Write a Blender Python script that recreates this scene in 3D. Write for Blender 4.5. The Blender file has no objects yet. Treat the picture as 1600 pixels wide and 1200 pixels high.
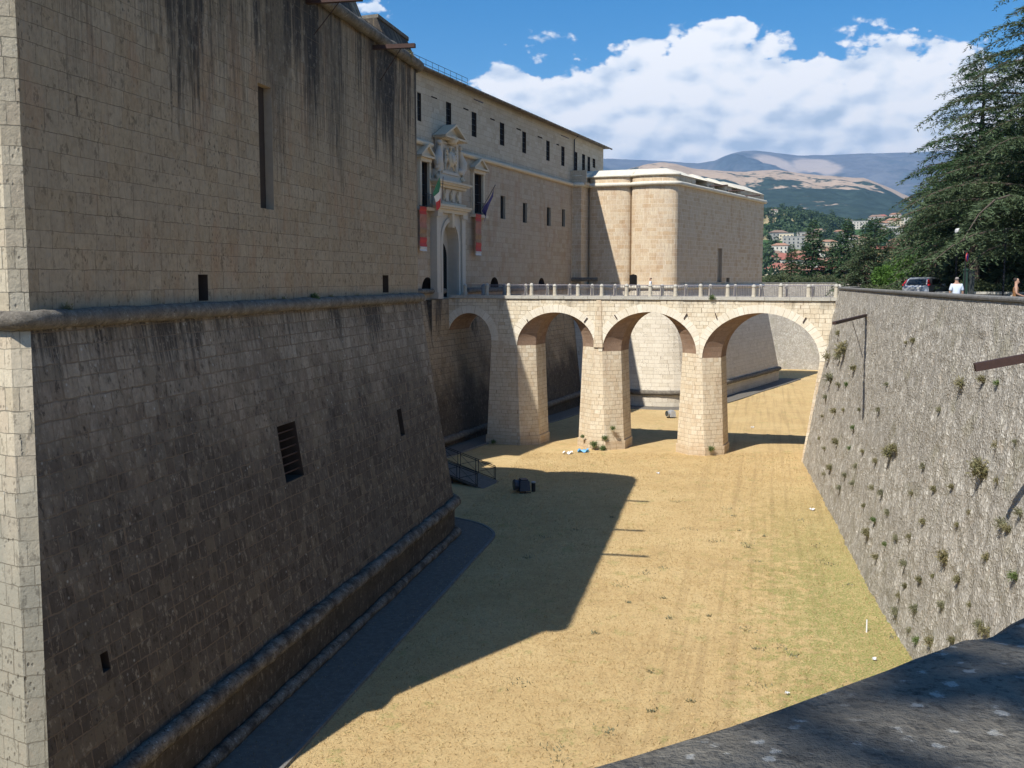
import bpy, math, random
import numpy as np
from mathutils import Vector, Matrix
R = math.radians
random.seed(7)

# ------------------------------------------------------------------ camera, world, sun, exposure
FPX = 1600.0; HOR = 436.0; EZ = 1.7
PIT = math.atan((600 - HOR) / FPX)
sc = bpy.context.scene
cam = bpy.data.objects.new('camera', bpy.data.cameras.new('camera'))
sc.collection.objects.link(cam); sc.camera = cam
cam.data.sensor_width = 36; cam.data.lens = 36 * FPX / 1600
cam.data.clip_start = 0.05; cam.data.clip_end = 40000
cam.location = (0, 0, EZ); cam.rotation_euler = (math.pi / 2 - PIT, 0, 0)
sc.view_settings.view_transform = 'Standard'; sc.view_settings.look = 'None'
sc.view_settings.exposure = 0.50; sc.view_settings.gamma = 1.0

SUN_HEAD = R(220.0)      # compass heading of the sun, clockwise from +Y
SUN_EL = R(50.4)
sun = bpy.data.objects.new('sun', bpy.data.lights.new('sun', 'SUN'))
sc.collection.objects.link(sun)
sun.data.energy = 5.0; sun.data.angle = R(0.5); sun.data.color = (1.0, 0.955, 0.88)
_sd = Vector((math.sin(SUN_HEAD) * math.cos(SUN_EL), math.cos(SUN_HEAD) * math.cos(SUN_EL), math.sin(SUN_EL)))
sun.rotation_euler = _sd.to_track_quat('Z', 'Y').to_euler()
sun.location = (-40, -40, 60)

class NT:
    """small node-tree helper"""
    def __init__(s, nt): s.nt = nt; s.n = nt.nodes; s.l = nt.links
    def new(s, t, **k):
        n = s.n.new(t)
        for a, b in k.items(): setattr(n, a, b)
        return n
    def put(s, sock, v):
        if isinstance(v, bpy.types.NodeSocket): s.l.new(v, sock)
        else:
            try: sock.default_value = v
            except Exception: sock.default_value = tuple(v) + (1.0,)
    def math(s, op, a, b=None, c=None, clamp=False):
        n = s.new('ShaderNodeMath', operation=op); n.use_clamp = clamp
        s.put(n.inputs[0], a)
        if b is not None: s.put(n.inputs[1], b)
        if c is not None: s.put(n.inputs[2], c)
        return n.outputs[0]
    def mix(s, fac, a, b, blend='MIX'):
        n = s.new('ShaderNodeMix', data_type='RGBA', blend_type=blend)
        s.put(n.inputs[0], fac); s.put(n.inputs[6], a); s.put(n.inputs[7], b)
        return n.outputs[2]
    def noise(s, vec, scale, detail=4, rough=.55, dist=0, dim='3D'):
        n = s.new('ShaderNodeTexNoise', noise_dimensions=dim)
        if vec is not None: s.l.new(vec, n.inputs['Vector'])
        n.inputs['Scale'].default_value = scale; n.inputs['Detail'].default_value = detail
        n.inputs['Roughness'].default_value = rough; n.inputs['Distortion'].default_value = dist
        return n.outputs[0]
    def smooth(s, v, lo, hi, a=0.0, b=1.0):
        n = s.new('ShaderNodeMapRange', interpolation_type='SMOOTHSTEP')
        s.put(n.inputs[0], v); s.put(n.inputs[1], lo); s.put(n.inputs[2], hi); s.put(n.inputs[3], a); s.put(n.inputs[4], b)
        return n.outputs[0]
    def xyz(s, v):
        n = s.new('ShaderNodeSeparateXYZ'); s.l.new(v, n.inputs[0]); return n.outputs
    def comb(s, x, y, z=0.0):
        n = s.new('ShaderNodeCombineXYZ'); s.put(n.inputs[0], x); s.put(n.inputs[1], y); s.put(n.inputs[2], z)
        return n.outputs[0]
    def ramp(s, fac, stops):
        n = s.new('ShaderNodeValToRGB'); s.put(n.inputs[0], fac)
        e = n.color_ramp.elements
        while len(e) < len(stops): e.new(.5)
        for i, (p, c) in enumerate(stops): e[i].position = p; e[i].color = tuple(c) + (1.0,)
        return n.outputs[0]
    def scale(s, v, sx, sy, sz):
        n = s.new('ShaderNodeVectorMath', operation='MULTIPLY'); s.l.new(v, n.inputs[0]); n.inputs[1].default_value = (sx, sy, sz)
        return n.outputs[0]

world = bpy.data.worlds.new('World'); sc.world = world; world.use_nodes = True
W = NT(world.node_tree); W.n.clear()
sky = W.new('ShaderNodeTexSky', sky_type='NISHITA'); sky.sun_disc = False
sky.sun_elevation = SUN_EL; sky.sun_rotation = SUN_HEAD
sky.air_density = 1.0; sky.dust_density = 0.6; sky.ozone_density = 2.0; sky.altitude = 700
tc = W.new('ShaderNodeTexCoord')
dx, dy, dz = W.xyz(tc.outputs['Generated'])
az = W.math('MULTIPLY', W.math('ARCTAN2', dx, dy), 57.2958)          # degrees right of +Y
el = W.math('MULTIPLY', W.math('ARCSINE', dz), 57.2958)
cv = W.comb(az, W.math('MULTIPLY', el, 1.75), 3.7)
big = W.noise(cv, .105, 3, .5); 
def puff(vec, sc_, det):
    n = W.new('ShaderNodeTexVoronoi', feature='F1', voronoi_dimensions='2D'); n.normalize = True
    wob = W.new('ShaderNodeTexNoise', noise_dimensions='2D'); W.l.new(vec, wob.inputs['Vector']); wob.inputs['Scale'].default_value = sc_ * 1.3; wob.inputs['Detail'].default_value = 3
    ad = W.new('ShaderNodeVectorMath', operation='ADD'); W.l.new(vec, ad.inputs[0]); W.l.new(W.scale(wob.outputs['Color'], 1.3, 1.3, 0), ad.inputs[1])
    W.l.new(ad.outputs[0], n.inputs['Vector']); n.inputs['Scale'].default_value = sc_; n.inputs['Detail'].default_value = det; n.inputs['Roughness'].default_value = .55; pass
    return W.math('SUBTRACT', 1.0, n.outputs['Distance'])
def cloudfield(vec):
    return W.math('ADD', W.math('MULTIPLY', puff(vec, .34, 3.0), .75), W.math('MULTIPLY', W.noise(vec, .5, 7, .6, dim='2D'), .40))
fine = W.math('SUBTRACT', cloudfield(cv), .22)
# coverage target by elevation: a cumulus bank between about 4 and 13.5 degrees
top = W.math('ADD', 14.2, W.math('MULTIPLY', W.math('SUBTRACT', big, .5), 7.0))
cover = W.math('SUBTRACT', 1.0, W.smooth(el, W.math('SUBTRACT', top, 4.2), W.math('ADD', top, 1.6)))
left = W.smooth(az, -5.5, 0.2)
low_left = W.smooth(el, 9.0, 4.0)
side = W.math('MAXIMUM', left, W.math('MULTIPLY', low_left, .8))
small = W.math('MULTIPLY', W.smooth(W.math('ABSOLUTE', W.math('SUBTRACT', az, -8.0)), 5.0, 1.0), W.smooth(W.math('ABSOLUTE', W.math('SUBTRACT', el, 13.0)), 4.2, .5))
dens = W.math('ADD', W.math('MULTIPLY', cover, side), W.math('MULTIPLY', small, .55))
behind = W.math('MULTIPLY', W.smooth(dy, .2, -.3), W.math('MULTIPLY', W.smooth(W.noise(tc.outputs['Generated'], 2.2, 4), .62, .75), .3))
dens = W.math('MAXIMUM', dens, behind)
field = W.math('ADD', W.math('MULTIPLY', dens, .62), W.math('ADD', W.math('MULTIPLY', fine, .95), W.math('MULTIPLY', big, .25)))
mask = W.smooth(field, .955, 1.045)
# self shading: darker, bluer bases and hollows, bright tops
cv2 = W.comb(W.math('SUBTRACT', az, .35), W.math('MULTIPLY', W.math('ADD', el, .55), 1.75), 3.7)
soft = lambda v_: W.math('ADD', W.math('MULTIPLY', puff(v_, .30, 1.0), .8), W.math('MULTIPLY', W.noise(v_, .5, 4, .5, dim='2D'), .35))
relief = W.math('SUBTRACT', soft(cv), soft(cv2))
lowd = W.smooth(el, 12.0, 5.0)
lit = W.math('ADD', W.math('ADD', .88, W.math('MULTIPLY', relief, 2.9)), W.math('MULTIPLY', lowd, -.38))
lit = W.math('ADD', lit, W.math('MULTIPLY', W.math('SUBTRACT', W.noise(cv, .17, 4, .5), .5), 1.3))
ccol = W.ramp(lit, [(0.0, (.50, .60, .73)), (.35, (.66, .74, .85)), (.7, (.87, .91, .96)), (1.0, (.99, .99, 1.0))])
hs = W.new('ShaderNodeHueSaturation'); hs.inputs['Saturation'].default_value = 1.48; hs.inputs['Value'].default_value = 1.0
W.l.new(sky.outputs[0], hs.inputs['Color'])
bg1 = W.new('ShaderNodeBackground'); bg1.inputs[1].default_value = .097; W.l.new(hs.outputs[0], bg1.inputs[0])
bg2 = W.new('ShaderNodeBackground'); bg2.inputs[1].default_value = .85; W.l.new(ccol, bg2.inputs[0])
mx = W.new('ShaderNodeMixShader'); W.l.new(mask, mx.inputs[0]); W.l.new(bg1.outputs[0], mx.inputs[1]); W.l.new(bg2.outputs[0], mx.inputs[2])
world.cycles.sampling_method = 'MANUAL'; world.cycles.sample_map_resolution = 512
wo = W.new('ShaderNodeOutputWorld'); W.l.new(mx.outputs[0], wo.inputs[0])

# ------------------------------------------------------------------ mesh helpers
class MB:
    def __init__(s): s.v = []; s.f = []; s.uv = {}; s.mi = []
    def face(s, pts, uv=None, mi=0):
        b = len(s.v); s.v.extend([tuple(p) for p in pts]); s.f.append(tuple(range(b, b + len(pts))))
        if uv is not None: s.uv[len(s.f) - 1] = uv
        s.mi.append(mi)
    def add(s, verts, faces, mi=0, uvs=None):
        b = len(s.v); s.v.extend([tuple(p) for p in verts])
        for i, f in enumerate(faces):
            s.f.append(tuple(b + k for k in f)); s.mi.append(mi)
            if uvs is not None: s.uv[len(s.f) - 1] = uvs[i]
    def box(s, c, sz, rz=0.0, mi=0, M=None, taper=1.0):
        x, y, z = sz[0] / 2, sz[1] / 2, sz[2] / 2
        P = []
        for k, t in ((-z, 1.0), (z, taper)):
            for a, b in ((-x, -y), (x, -y), (x, y), (-x, y)): P.append(Vector((a * t, b * t, k)))
        if M is None: M = Matrix.Translation(c) @ Matrix.Rotation(rz, 4, 'Z')
        P = [M @ p for p in P]
        s.add(P, [(0, 3, 2, 1), (4, 5, 6, 7), (0, 1, 5, 4), (1, 2, 6, 5), (2, 3, 7, 6), (3, 0, 4, 7)], mi)
    def bar(s, a, b, w, h=None, mi=0):
        a = Vector(a); b = Vector(b); h = h or w; d = (b - a); L = d.length; d.normalize()
        up = Vector((0, 0, 1)) if abs(d.z) < .95 else Vector((1, 0, 0))
        r = d.cross(up).normalized(); u = r.cross(d)
        M = Matrix(((r.x, d.x, u.x, (a.x + b.x) / 2), (r.y, d.y, u.y, (a.y + b.y) / 2), (r.z, d.z, u.z, (a.z + b.z) / 2), (0, 0, 0, 1)))
        s.box(None, (w, L, h), M=M, mi=mi)
    def tube(s, path, rad, n=8, mi=0, caps=True, flat=1.0):
        path = [Vector(p) for p in path]; m = len(path); rings = []
        if not hasattr(rad, '__len__'): rad = [rad] * m
        for i, p in enumerate(path):
            d = (path[min(i + 1, m - 1)] - path[max(i - 1, 0)]).normalized()
            up = Vector((0, 0, 1)) if abs(d.z) < .9 else Vector((1, 0, 0))
            r = d.cross(up).normalized(); u = r.cross(d)
            rings.append([p + (r * math.cos(t) * flat + u * math.sin(t)) * rad[i] for t in [2 * math.pi * k / n for k in range(n)]])
        vs = [q for rg in rings for q in rg]; fs = []
        for i in range(m - 1):
            for k in range(n):
                k2 = (k + 1) % n; fs.append((i * n + k, i * n + k2, (i + 1) * n + k2, (i + 1) * n + k))
        if caps: fs.append(tuple(range(n))); fs.append(tuple((m - 1) * n + k for k in reversed(range(n))))
        s.add(vs, fs, mi)
    def lathe(s, c, prof, n=12, mi=0):
        vs = []; fs = []
        for (r, z) in prof:
            for k in range(n):
                t = 2 * math.pi * k / n; vs.append((c[0] + r * math.cos(t), c[1] + r * math.sin(t), c[2] + z))
        m = len(prof)
        for i in range(m - 1):
            for k in range(n):
                k2 = (k + 1) % n; fs.append((i * n + k, i * n + k2, (i + 1) * n + k2, (i + 1) * n + k))
        fs.append(tuple(reversed(range(n)))); fs.append(tuple((m - 1) * n + k for k in range(n)))
        s.add(vs, fs, mi)
    def prism(s, poly, z0, z1, mi=0):
        n = len(poly); vs = [(p[0], p[1], z0) for p in poly] + [(p[0], p[1], z1) for p in poly]
        fs = [tuple(reversed(range(n))), tuple(range(n, 2 * n))] + [(i, (i + 1) % n, n + (i + 1) % n, n + i) for i in range(n)]
        s.add(vs, fs, mi)
    def build(s, name, mats, parent=None, smooth=False):
        me = bpy.data.meshes.new(name); me.from_pydata(s.v, [], s.f)
        if not isinstance(mats, (list, tuple)): mats = [mats]
        for m in mats: me.materials.append(m)
        me.polygons.foreach_set('material_index', s.mi)
        uvl = me.uv_layers.new(name='UVMap'); buf = np.zeros(len(me.loops) * 2)
        V = s.v
        for i, pl in enumerate(me.polygons):
            ls = pl.loop_start; lt = pl.loop_total
            if i in s.uv:
                for k in range(lt): buf[2 * (ls + k)] = s.uv[i][k][0]; buf[2 * (ls + k) + 1] = s.uv[i][k][1]
            else:
                n = pl.normal
                if abs(n.z) > .8:
                    for k in range(lt):
                        p = V[s.f[i][k]]; buf[2 * (ls + k)] = p[0]; buf[2 * (ls + k) + 1] = p[1]
                else:
                    L = math.hypot(n.x, n.y) or 1; tx, ty = -n.y / L, n.x / L
                    for k in range(lt):
                        p = V[s.f[i][k]]; buf[2 * (ls + k)] = p[0] * tx + p[1] * ty; buf[2 * (ls + k) + 1] = p[2]
        uvl.data.foreach_set('uv', buf)
        if smooth: me.polygons.foreach_set('use_smooth', [True] * len(me.polygons))
        me.update()
        return link(name, me, parent)
def link(name, me, parent=None):
    o = bpy.data.objects.new(name, me); sc.collection.objects.link(o)
    if parent is not None: o.parent = parent
    return o
def tag(o, label=None, cat=None, group=None, kind=None):
    if label: o['label'] = label
    if cat: o['category'] = cat
    if group: o['group'] = group
    if kind: o['kind'] = kind
    return o
def thing(name, label, cat, loc=(0, 0, 0), rz=0.0, group=None):
    o = bpy.data.objects.new(name, None); sc.collection.objects.link(o)
    o.empty_display_size = .2; o.location = loc; o.rotation_euler = (0, 0, rz)
    return tag(o, label, cat, group)
def kids(o): return [c for c in bpy.data.objects if c.parent == o]
def dup(root, loc, rz=None, label=None, scale=None):
    def rec(o, par):
        c = o.copy(); sc.collection.objects.link(c)
        if par is not None: c.parent = par
        for ch in kids(o): rec(ch, c)
        return c
    r = rec(root, None); r.location = loc
    if rz is not None: r.rotation_euler = (0, 0, rz)
    if label: r['label'] = label
    if scale is not None: r.scale = (scale,) * 3 if not hasattr(scale, '__len__') else scale
    return r
def npmesh(name, V, F, mat, parent=None, smooth=False, uv=None, nside=4):
    """fast numpy mesh; F (n, nside)"""
    me = bpy.data.meshes.new(name); V = np.asarray(V, dtype=np.float32); F = np.asarray(F, dtype=np.int32)
    me.vertices.add(len(V)); me.vertices.foreach_set('co', V.ravel())
    me.loops.add(F.size); me.loops.foreach_set('vertex_index', F.ravel())
    me.polygons.add(len(F)); me.polygons.foreach_set('loop_start', np.arange(0, F.size, nside, dtype=np.int32))
    me.polygons.foreach_set('loop_total', np.full(len(F), nside, dtype=np.int32))
    if uv is not None:
        l = me.uv_layers.new(name='UVMap'); l.data.foreach_set('uv', np.asarray(uv, dtype=np.float32)[F.ravel()].ravel())
    if smooth: me.polygons.foreach_set('use_smooth', np.ones(len(F), dtype=bool))
    me.materials.append(mat); me.update(); me.validate()
    return link(name, me, parent)
def _h(ix, iy, iz, seed):
    n = (ix.astype(np.int64) * 374761393 + iy.astype(np.int64) * 668265263 + iz.astype(np.int64) * 2147483647 + seed * 1274126177) & 0xffffffff
    n = ((n ^ (n >> 13)) * 1274126177) & 0xffffffff
    return ((n ^ (n >> 16)) & 0xffff) / 65535.0
def vnoise(x, y, z=None, seed=0):
    x = np.asarray(x, float); y = np.asarray(y, float); z = np.zeros_like(x) if z is None else np.asarray(z, float)
    ix, iy, iz = np.floor(x), np.floor(y), np.floor(z); fx, fy, fz = x - ix, y - iy, z - iz
    fx, fy, fz = [t * t * (3 - 2 * t) for t in (fx, fy, fz)]
    r = 0
    for a in (0, 1):
        for b in (0, 1):
            for c in (0, 1):
                r = r + _h(ix + a, iy + b, iz + c, seed) * (fx if a else 1 - fx) * (fy if b else 1 - fy) * (fz if c else 1 - fz)
    return r
def fbm(x, y, z=None, o=4, seed=0):
    s = 0; a = .5
    for i in range(o):
        s = s + a * (vnoise(x * 2 ** i, y * 2 ** i, None if z is None else z * 2 ** i, seed + i) - .5); a *= .55
    return s

# ------------------------------------------------------------------ rays of the photograph -> real positions
def ray(x, y):
    b = (600 - y) / FPX
    return Vector(((x - 800) / FPX, math.cos(PIT) + b * math.sin(PIT), -math.sin(PIT) + b * math.cos(PIT)))
CAM = Vector((0, 0, EZ))
def hit(x, y, P, n):
    r = ray(x, y); return CAM + r * ((Vector(P) - CAM).dot(Vector(n)) / r.dot(Vector(n)))
def atz(x, y, z): return hit(x, y, (0, 0, z), (0, 0, 1))
def atY(x, y, Y): return hit(x, y, (0, Y, 0), (0, 1, 0))

# ------------------------------------------------------------------ materials
def bsdf(name, rough=.85, spec=.25):
    m = bpy.data.materials.new(name); m.use_nodes = True; T = NT(m.node_tree)
    b = T.n['Principled BSDF']; b.inputs['Roughness'].default_value = rough
    b.inputs['Specular IOR Level'].default_value = spec
    return m, T, b
def plain(name, col, rough=.6, metal=0.0, spec=.4, var=.12, sc_=6.0, bump=0.0):
    m, T, b = bsdf(name, rough, spec); b.inputs['Metallic'].default_value = metal
    g = T.new('ShaderNodeNewGeometry').outputs['Position']
    n = T.noise(g, sc_, 5)
    c = T.mix(n, tuple(x * (1 - var) for x in col), tuple(min(1, x * (1 + var)) for x in col))
    T.l.new(c, b.inputs['Base Color'])
    if bump:
        bp = T.new('ShaderNodeBump'); bp.inputs['Strength'].default_value = bump; bp.inputs['Distance'].default_value = .02
        T.l.new(T.noise(g, sc_ * 5, 5), bp.inputs['Height']); T.l.new(bp.outputs[0], b.inputs['Normal'])
    return m
def ashlar(name, tones, mortar, course=.465, length=.85, ms=.014, wob=.02, pits=.5, streak=None, patina=None,
           speck=0.0, bump=.6, rust=.0, vgrain=.0, dist=.03, micro=.5, jlate=False, chips=0.0):
    m, T, b = bsdf(name, .9, .15)
    uv = T.new('ShaderNodeUVMap'); uv.uv_map = 'UVMap'
    u, v, _ = T.xyz(uv.outputs[0])
    pos = T.new('ShaderNodeNewGeometry').outputs['Position']
    px, py, pz = T.xyz(pos)
    wn = T.noise(uv.outputs[0], 1.7, 3, .6); wn2 = T.noise(T.scale(uv.outputs[0], 1, 1, 1), 6.0, 2, .6)
    v2 = T.math('ADD', v, T.math('MULTIPLY', T.math('SUBTRACT', wn, .5), wob * 3))
    v2 = T.math('ADD', v2, T.math('MULTIPLY', T.math('SUBTRACT', wn2, .5), wob))
    v2 = T.math('ADD', v2, T.math('MULTIPLY', T.noise(T.comb(5.1, T.math('MULTIPLY', v, .55 / course * .46)), 1.0, 2, .5), course * 1.6))
    row = T.math('FLOOR', T.math('DIVIDE', v2, course))
    wh = T.new('ShaderNodeTexWhiteNoise', noise_dimensions='1D'); T.l.new(row, wh.inputs['W'])
    un = T.noise(T.comb(T.math('MULTIPLY', u, .55 / length), T.math('MULTIPLY', row, 7.31)), 1.0, 1, .5)
    u2 = T.math('ADD', T.math('ADD', u, T.math('MULTIPLY', wh.outputs[0], length * 3)), T.math('MULTIPLY', un, length * 2.0))
    u2 = T.math('ADD', u2, T.math('MULTIPLY', T.math('SUBTRACT', wn2, .5), wob))
    br = T.new('ShaderNodeTexBrick'); T.l.new(T.comb(u2, v2), br.inputs['Vector'])
    br.inputs['Color1'].default_value = (0, 0, 0, 1); br.inputs['Color2'].default_value = (1, 1, 1, 1); br.inputs['Mortar'].default_value = (.5, .5, .5, 1)
    br.inputs['Scale'].default_value = 1; br.inputs['Mortar Size'].default_value = ms; br.inputs['Mortar Smooth'].default_value = .35
    br.inputs['Brick Width'].default_value = length; br.inputs['Row Height'].default_value = course; br.inputs['Bias'].default_value = 0
    br.offset = .5
    rnd = T.xyz(br.outputs['Color'])[0]; mort = br.outputs['Fac']
    col = T.ramp(rnd, tones)
    large = T.noise(pos, .33, 4, .6)
    col = T.mix(T.smooth(large, .35, .7, 0, .55), col, tones[-1][1])
    fine = T.noise(T.scale(pos, 1, 1, .75), 7.0, 8, .68)
    col = T.mix(micro, col, T.mix(fine, (.2, .2, .2), (.85, .85, .85)), 'OVERLAY')
    if vgrain:
        vg = T.noise(T.comb(T.math('MULTIPLY', u, 5.5), T.math('MULTIPLY', v, .8)), 1.0, 5, .65)
        col = T.mix(vgrain, col, T.mix(vg, (.12, .12, .12), (.92, .92, .92)), 'OVERLAY')
    if rust:
        rn = T.noise(T.scale(pos, .9, .9, .3), 1.0, 4, .6)
        col = T.mix(T.math('MULTIPLY', T.smooth(rn, .5, .7), rust), col, (.33, .17, .085))
    height = T.math('MULTIPLY', mort, -1.0)
    # broken patches of mortar: some joints almost vanish
    mm = T.math('MULTIPLY', mort, T.smooth(T.noise(pos, 1.3, 3), .32, .55, .25, .95))
    if patina:
        (z0, z1, pc, amt) = patina
        pn = T.noise(T.scale(pos, .7, .7, .45), .55, 7, .65)
        pm = T.math('ADD', T.smooth(pz, z1, z0), T.math('MULTIPLY', T.math('SUBTRACT', pn, .5), 1.35))
        pm = T.math('MULTIPLY', T.smooth(pm, .25, .85), amt)
        brk = T.smooth(T.math('ADD', rnd, T.math('MULTIPLY', wn, .5)), .15, 1.1, 1.0, .93)
        pm = T.math('MULTIPLY', pm, brk)
        col = T.mix(pm, col, pc)
        if chips > .5: col = T.mix(T.math('MULTIPLY', T.smooth(T.math('ADD', rnd, T.math('MULTIPLY', T.noise(pos, .5, 3), .6)), 1.10, 1.25), .5), col, (.20, .165, .115))
    if streak:
        for (z0, z1, freq, amt, sc2, seed, lo) in streak:
            s1 = T.noise(T.comb(T.math('ADD', T.math('MULTIPLY', u, freq), seed), T.math('MULTIPLY', v, .22)), 1.0, 5, .7)
            s2 = T.noise(T.comb(T.math('ADD', T.math('MULTIPLY', u, sc2), seed), T.math('MULTIPLY', v, .03)), 1.0, 2, .5)
            g = T.smooth(pz, z0, z1)
            k = T.math('ADD', T.math('MULTIPLY', s1, .62), T.math('MULTIPLY', s2, .75))
            k = T.math('ADD', k, T.math('MULTIPLY', T.math('SUBTRACT', g, 1.0), .34))
            k = T.math('MULTIPLY', T.smooth(k, lo, lo + .16), amt)
            col = T.mix(k, col, (.028, .027, .027))
    if chips:
        ch = T.noise(T.comb(T.math('MULTIPLY', u, 5.0), T.math('MULTIPLY', v, 2.8), 3.3), 1.0, 5, .72)
        col = T.mix(T.math('MULTIPLY', T.smooth(ch, .56, .63), chips), col, (.31, .27, .205)); col = T.mix(T.math('MULTIPLY', T.smooth(ch, .44, .35), chips), col, (.035, .028, .021))
    col = T.mix(mm, col, mortar)
    if speck:
        vo = T.new('ShaderNodeTexVoronoi'); T.l.new(pos, vo.inputs['Vector']); vo.inputs['Scale'].default_value = 3.2
        s = T.math('MULTIPLY', T.math('MULTIPLY', T.smooth(vo.outputs['Distance'], .17, .06), T.smooth(T.noise(pos, 1.1, 3), .48, .62)), speck)
        col = T.mix(s, col, (.42, .42, .38))
    if pits:
        vp = T.new('ShaderNodeTexVoronoi'); T.l.new(T.scale(pos, 1, 1, .6), vp.inputs['Vector']); vp.inputs['Scale'].default_value = 9.0
        clump = T.smooth(T.noise(pos, .8, 4, .65), .47, .66)
        pt = T.math('MULTIPLY', T.smooth(vp.outputs['Distance'], .34, .12), clump)
        pt = T.math('MULTIPLY', pt, pits)
        col = T.mix(pt, col, (.05, .042, .034))
        height = T.math('SUBTRACT', height, T.math('MULTIPLY', pt, 1.2))
    height = T.math('ADD', height, T.math('MULTIPLY', T.noise(pos, 9, 6, .7), .9))
    height = T.math('ADD', height, T.math('MULTIPLY', rnd, .5))
    bp = T.new('ShaderNodeBump'); bp.inputs['Strength'].default_value = bump; bp.inputs['Distance'].default_value = dist
    T.l.new(height, bp.inputs['Height']); T.l.new(bp.outputs[0], b.inputs['Normal'])
    T.l.new(col, b.inputs['Base Color'])
    return m
TONE_BEIGE = [(0.0, (.30, .225, .14)), (.35, (.325, .255, .165)), (.7, (.35, .28, .19)), (1.0, (.29, .23, .155))]
TONE_PALE = [(0.0, (.48, .39, .27)), (.3, (.62, .53, .39)), (.7, (.68, .60, .455)), (1.0, (.58, .50, .37))]
TONE_WARM = [(0.0, (.47, .34, .21)), (.35, (.53, .41, .275)), (.7, (.56, .45, .315)), (1.0, (.54, .44, .32))]
M = {}
M['bastion_upper'] = ashlar('weathered_shaded_ashlar', TONE_BEIGE, (.15, .115, .078), .465, .60, .009, .022, .75,  # coloured darker than the sunlit corner stone to deepen this face's shade
    streak=[(-1.0, 12.5, 3.4, .88, .21, 0.0, .585), (-4, 12.5, 8.0, .55, .35, 31.0, .62)], rust=.3, bump=.6, vgrain=.25, micro=.75, chips=.42)
M['bastion_scarp'] = ashlar('crusted_shaded_ashlar', [(0.0, (.19, .15, .11)), (.35, (.25, .205, .15)), (.7, (.31, .265, .20)), (1.0, (.22, .18, .135))],
    (.20, .155, .11), .42, .50, .020, .035, .7, patina=(-9.0, 4.2, (.050, .044, .038), .80),  # dark crust, plus deeper shade towards the foot put into the colour
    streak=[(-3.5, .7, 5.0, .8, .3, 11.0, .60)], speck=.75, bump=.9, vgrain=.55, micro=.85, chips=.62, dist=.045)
M['bastion_chamfer'] = ashlar('pale_quoin_ashlar', [(0.0, (.40, .34, .24)), (.5, (.50, .44, .325)), (1.0, (.43, .36, .26))], (.18, .16, .12), .465, .42, .012, .03, .7,
    patina=(-7.0, 1.2, (.215, .215, .18), .8), speck=.4, bump=.9, chips=.4)
M['curtain_lower'] = ashlar('rose_beige_ashlar', [(0.0, (.36, .28, .19)), (.35, (.41, .33, .235)), (.7, (.43, .36, .265)), (1.0, (.41, .325, .24))], (.24, .19, .14), .465, .9, .012, .015, .35, rust=.35, bump=.4, vgrain=.2)
M['palace_upper'] = ashlar('pale_grey_ashlar', [(0.0, (.40, .335, .245)), (.35, (.46, .395, .30)), (.7, (.50, .44, .34)), (1.0, (.44, .375, .28))], (.27, .22, .17), .42, .95, .012, .015, .2, bump=.4, vgrain=.15)
M['curtain_scarp'] = ashlar('damp_scarp_ashlar', TONE_BEIGE, (.12, .10, .08), .44, .7, .015, .02, .8,
    patina=(-12.5, 1.0, (.040, .035, .030), .88), streak=[(-9, .5, 2.2, .8, .4, 5.0, .60)], bump=.8, vgrain=.4, chips=.45, micro=.7)  # damp stains, strengthened in the colour to deepen shade below the bridge
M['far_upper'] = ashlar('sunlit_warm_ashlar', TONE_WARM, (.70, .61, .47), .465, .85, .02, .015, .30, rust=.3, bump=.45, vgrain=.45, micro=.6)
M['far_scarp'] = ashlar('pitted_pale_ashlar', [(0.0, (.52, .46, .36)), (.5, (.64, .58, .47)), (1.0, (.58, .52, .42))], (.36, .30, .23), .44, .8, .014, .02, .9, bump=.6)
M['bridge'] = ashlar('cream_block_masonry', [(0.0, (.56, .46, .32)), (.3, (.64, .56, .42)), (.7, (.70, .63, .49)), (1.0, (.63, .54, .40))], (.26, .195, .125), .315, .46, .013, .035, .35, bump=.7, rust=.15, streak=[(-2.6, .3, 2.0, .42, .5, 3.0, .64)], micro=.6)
M['pier'] = ashlar('cream_pier_masonry', [(0.0, (.55, .44, .305)), (.3, (.62, .52, .38)), (.7, (.66, .58, .445)), (1.0, (.60, .50, .36))], (.26, .195, .125), .315, .50, .012, .03, .25, bump=.6, rust=.25, patina=(-13.2, -8.6, (.46, .32, .19), .5), micro=.6)
M['voussoir'] = ashlar('pale_voussoirs', [(0.0, (.62, .55, .42)), (1.0, (.74, .68, .56))], (.40, .32, .22), 5.0, .36, .012, .01, .2, bump=.4)
M['soffit'] = ashlar('russet_soffit', [(0.0, (.22, .145, .10)), (1.0, (.30, .215, .155))], (.20, .15, .11), .3, .5, .01, .03, .3, bump=.5, rust=.2)

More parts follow.
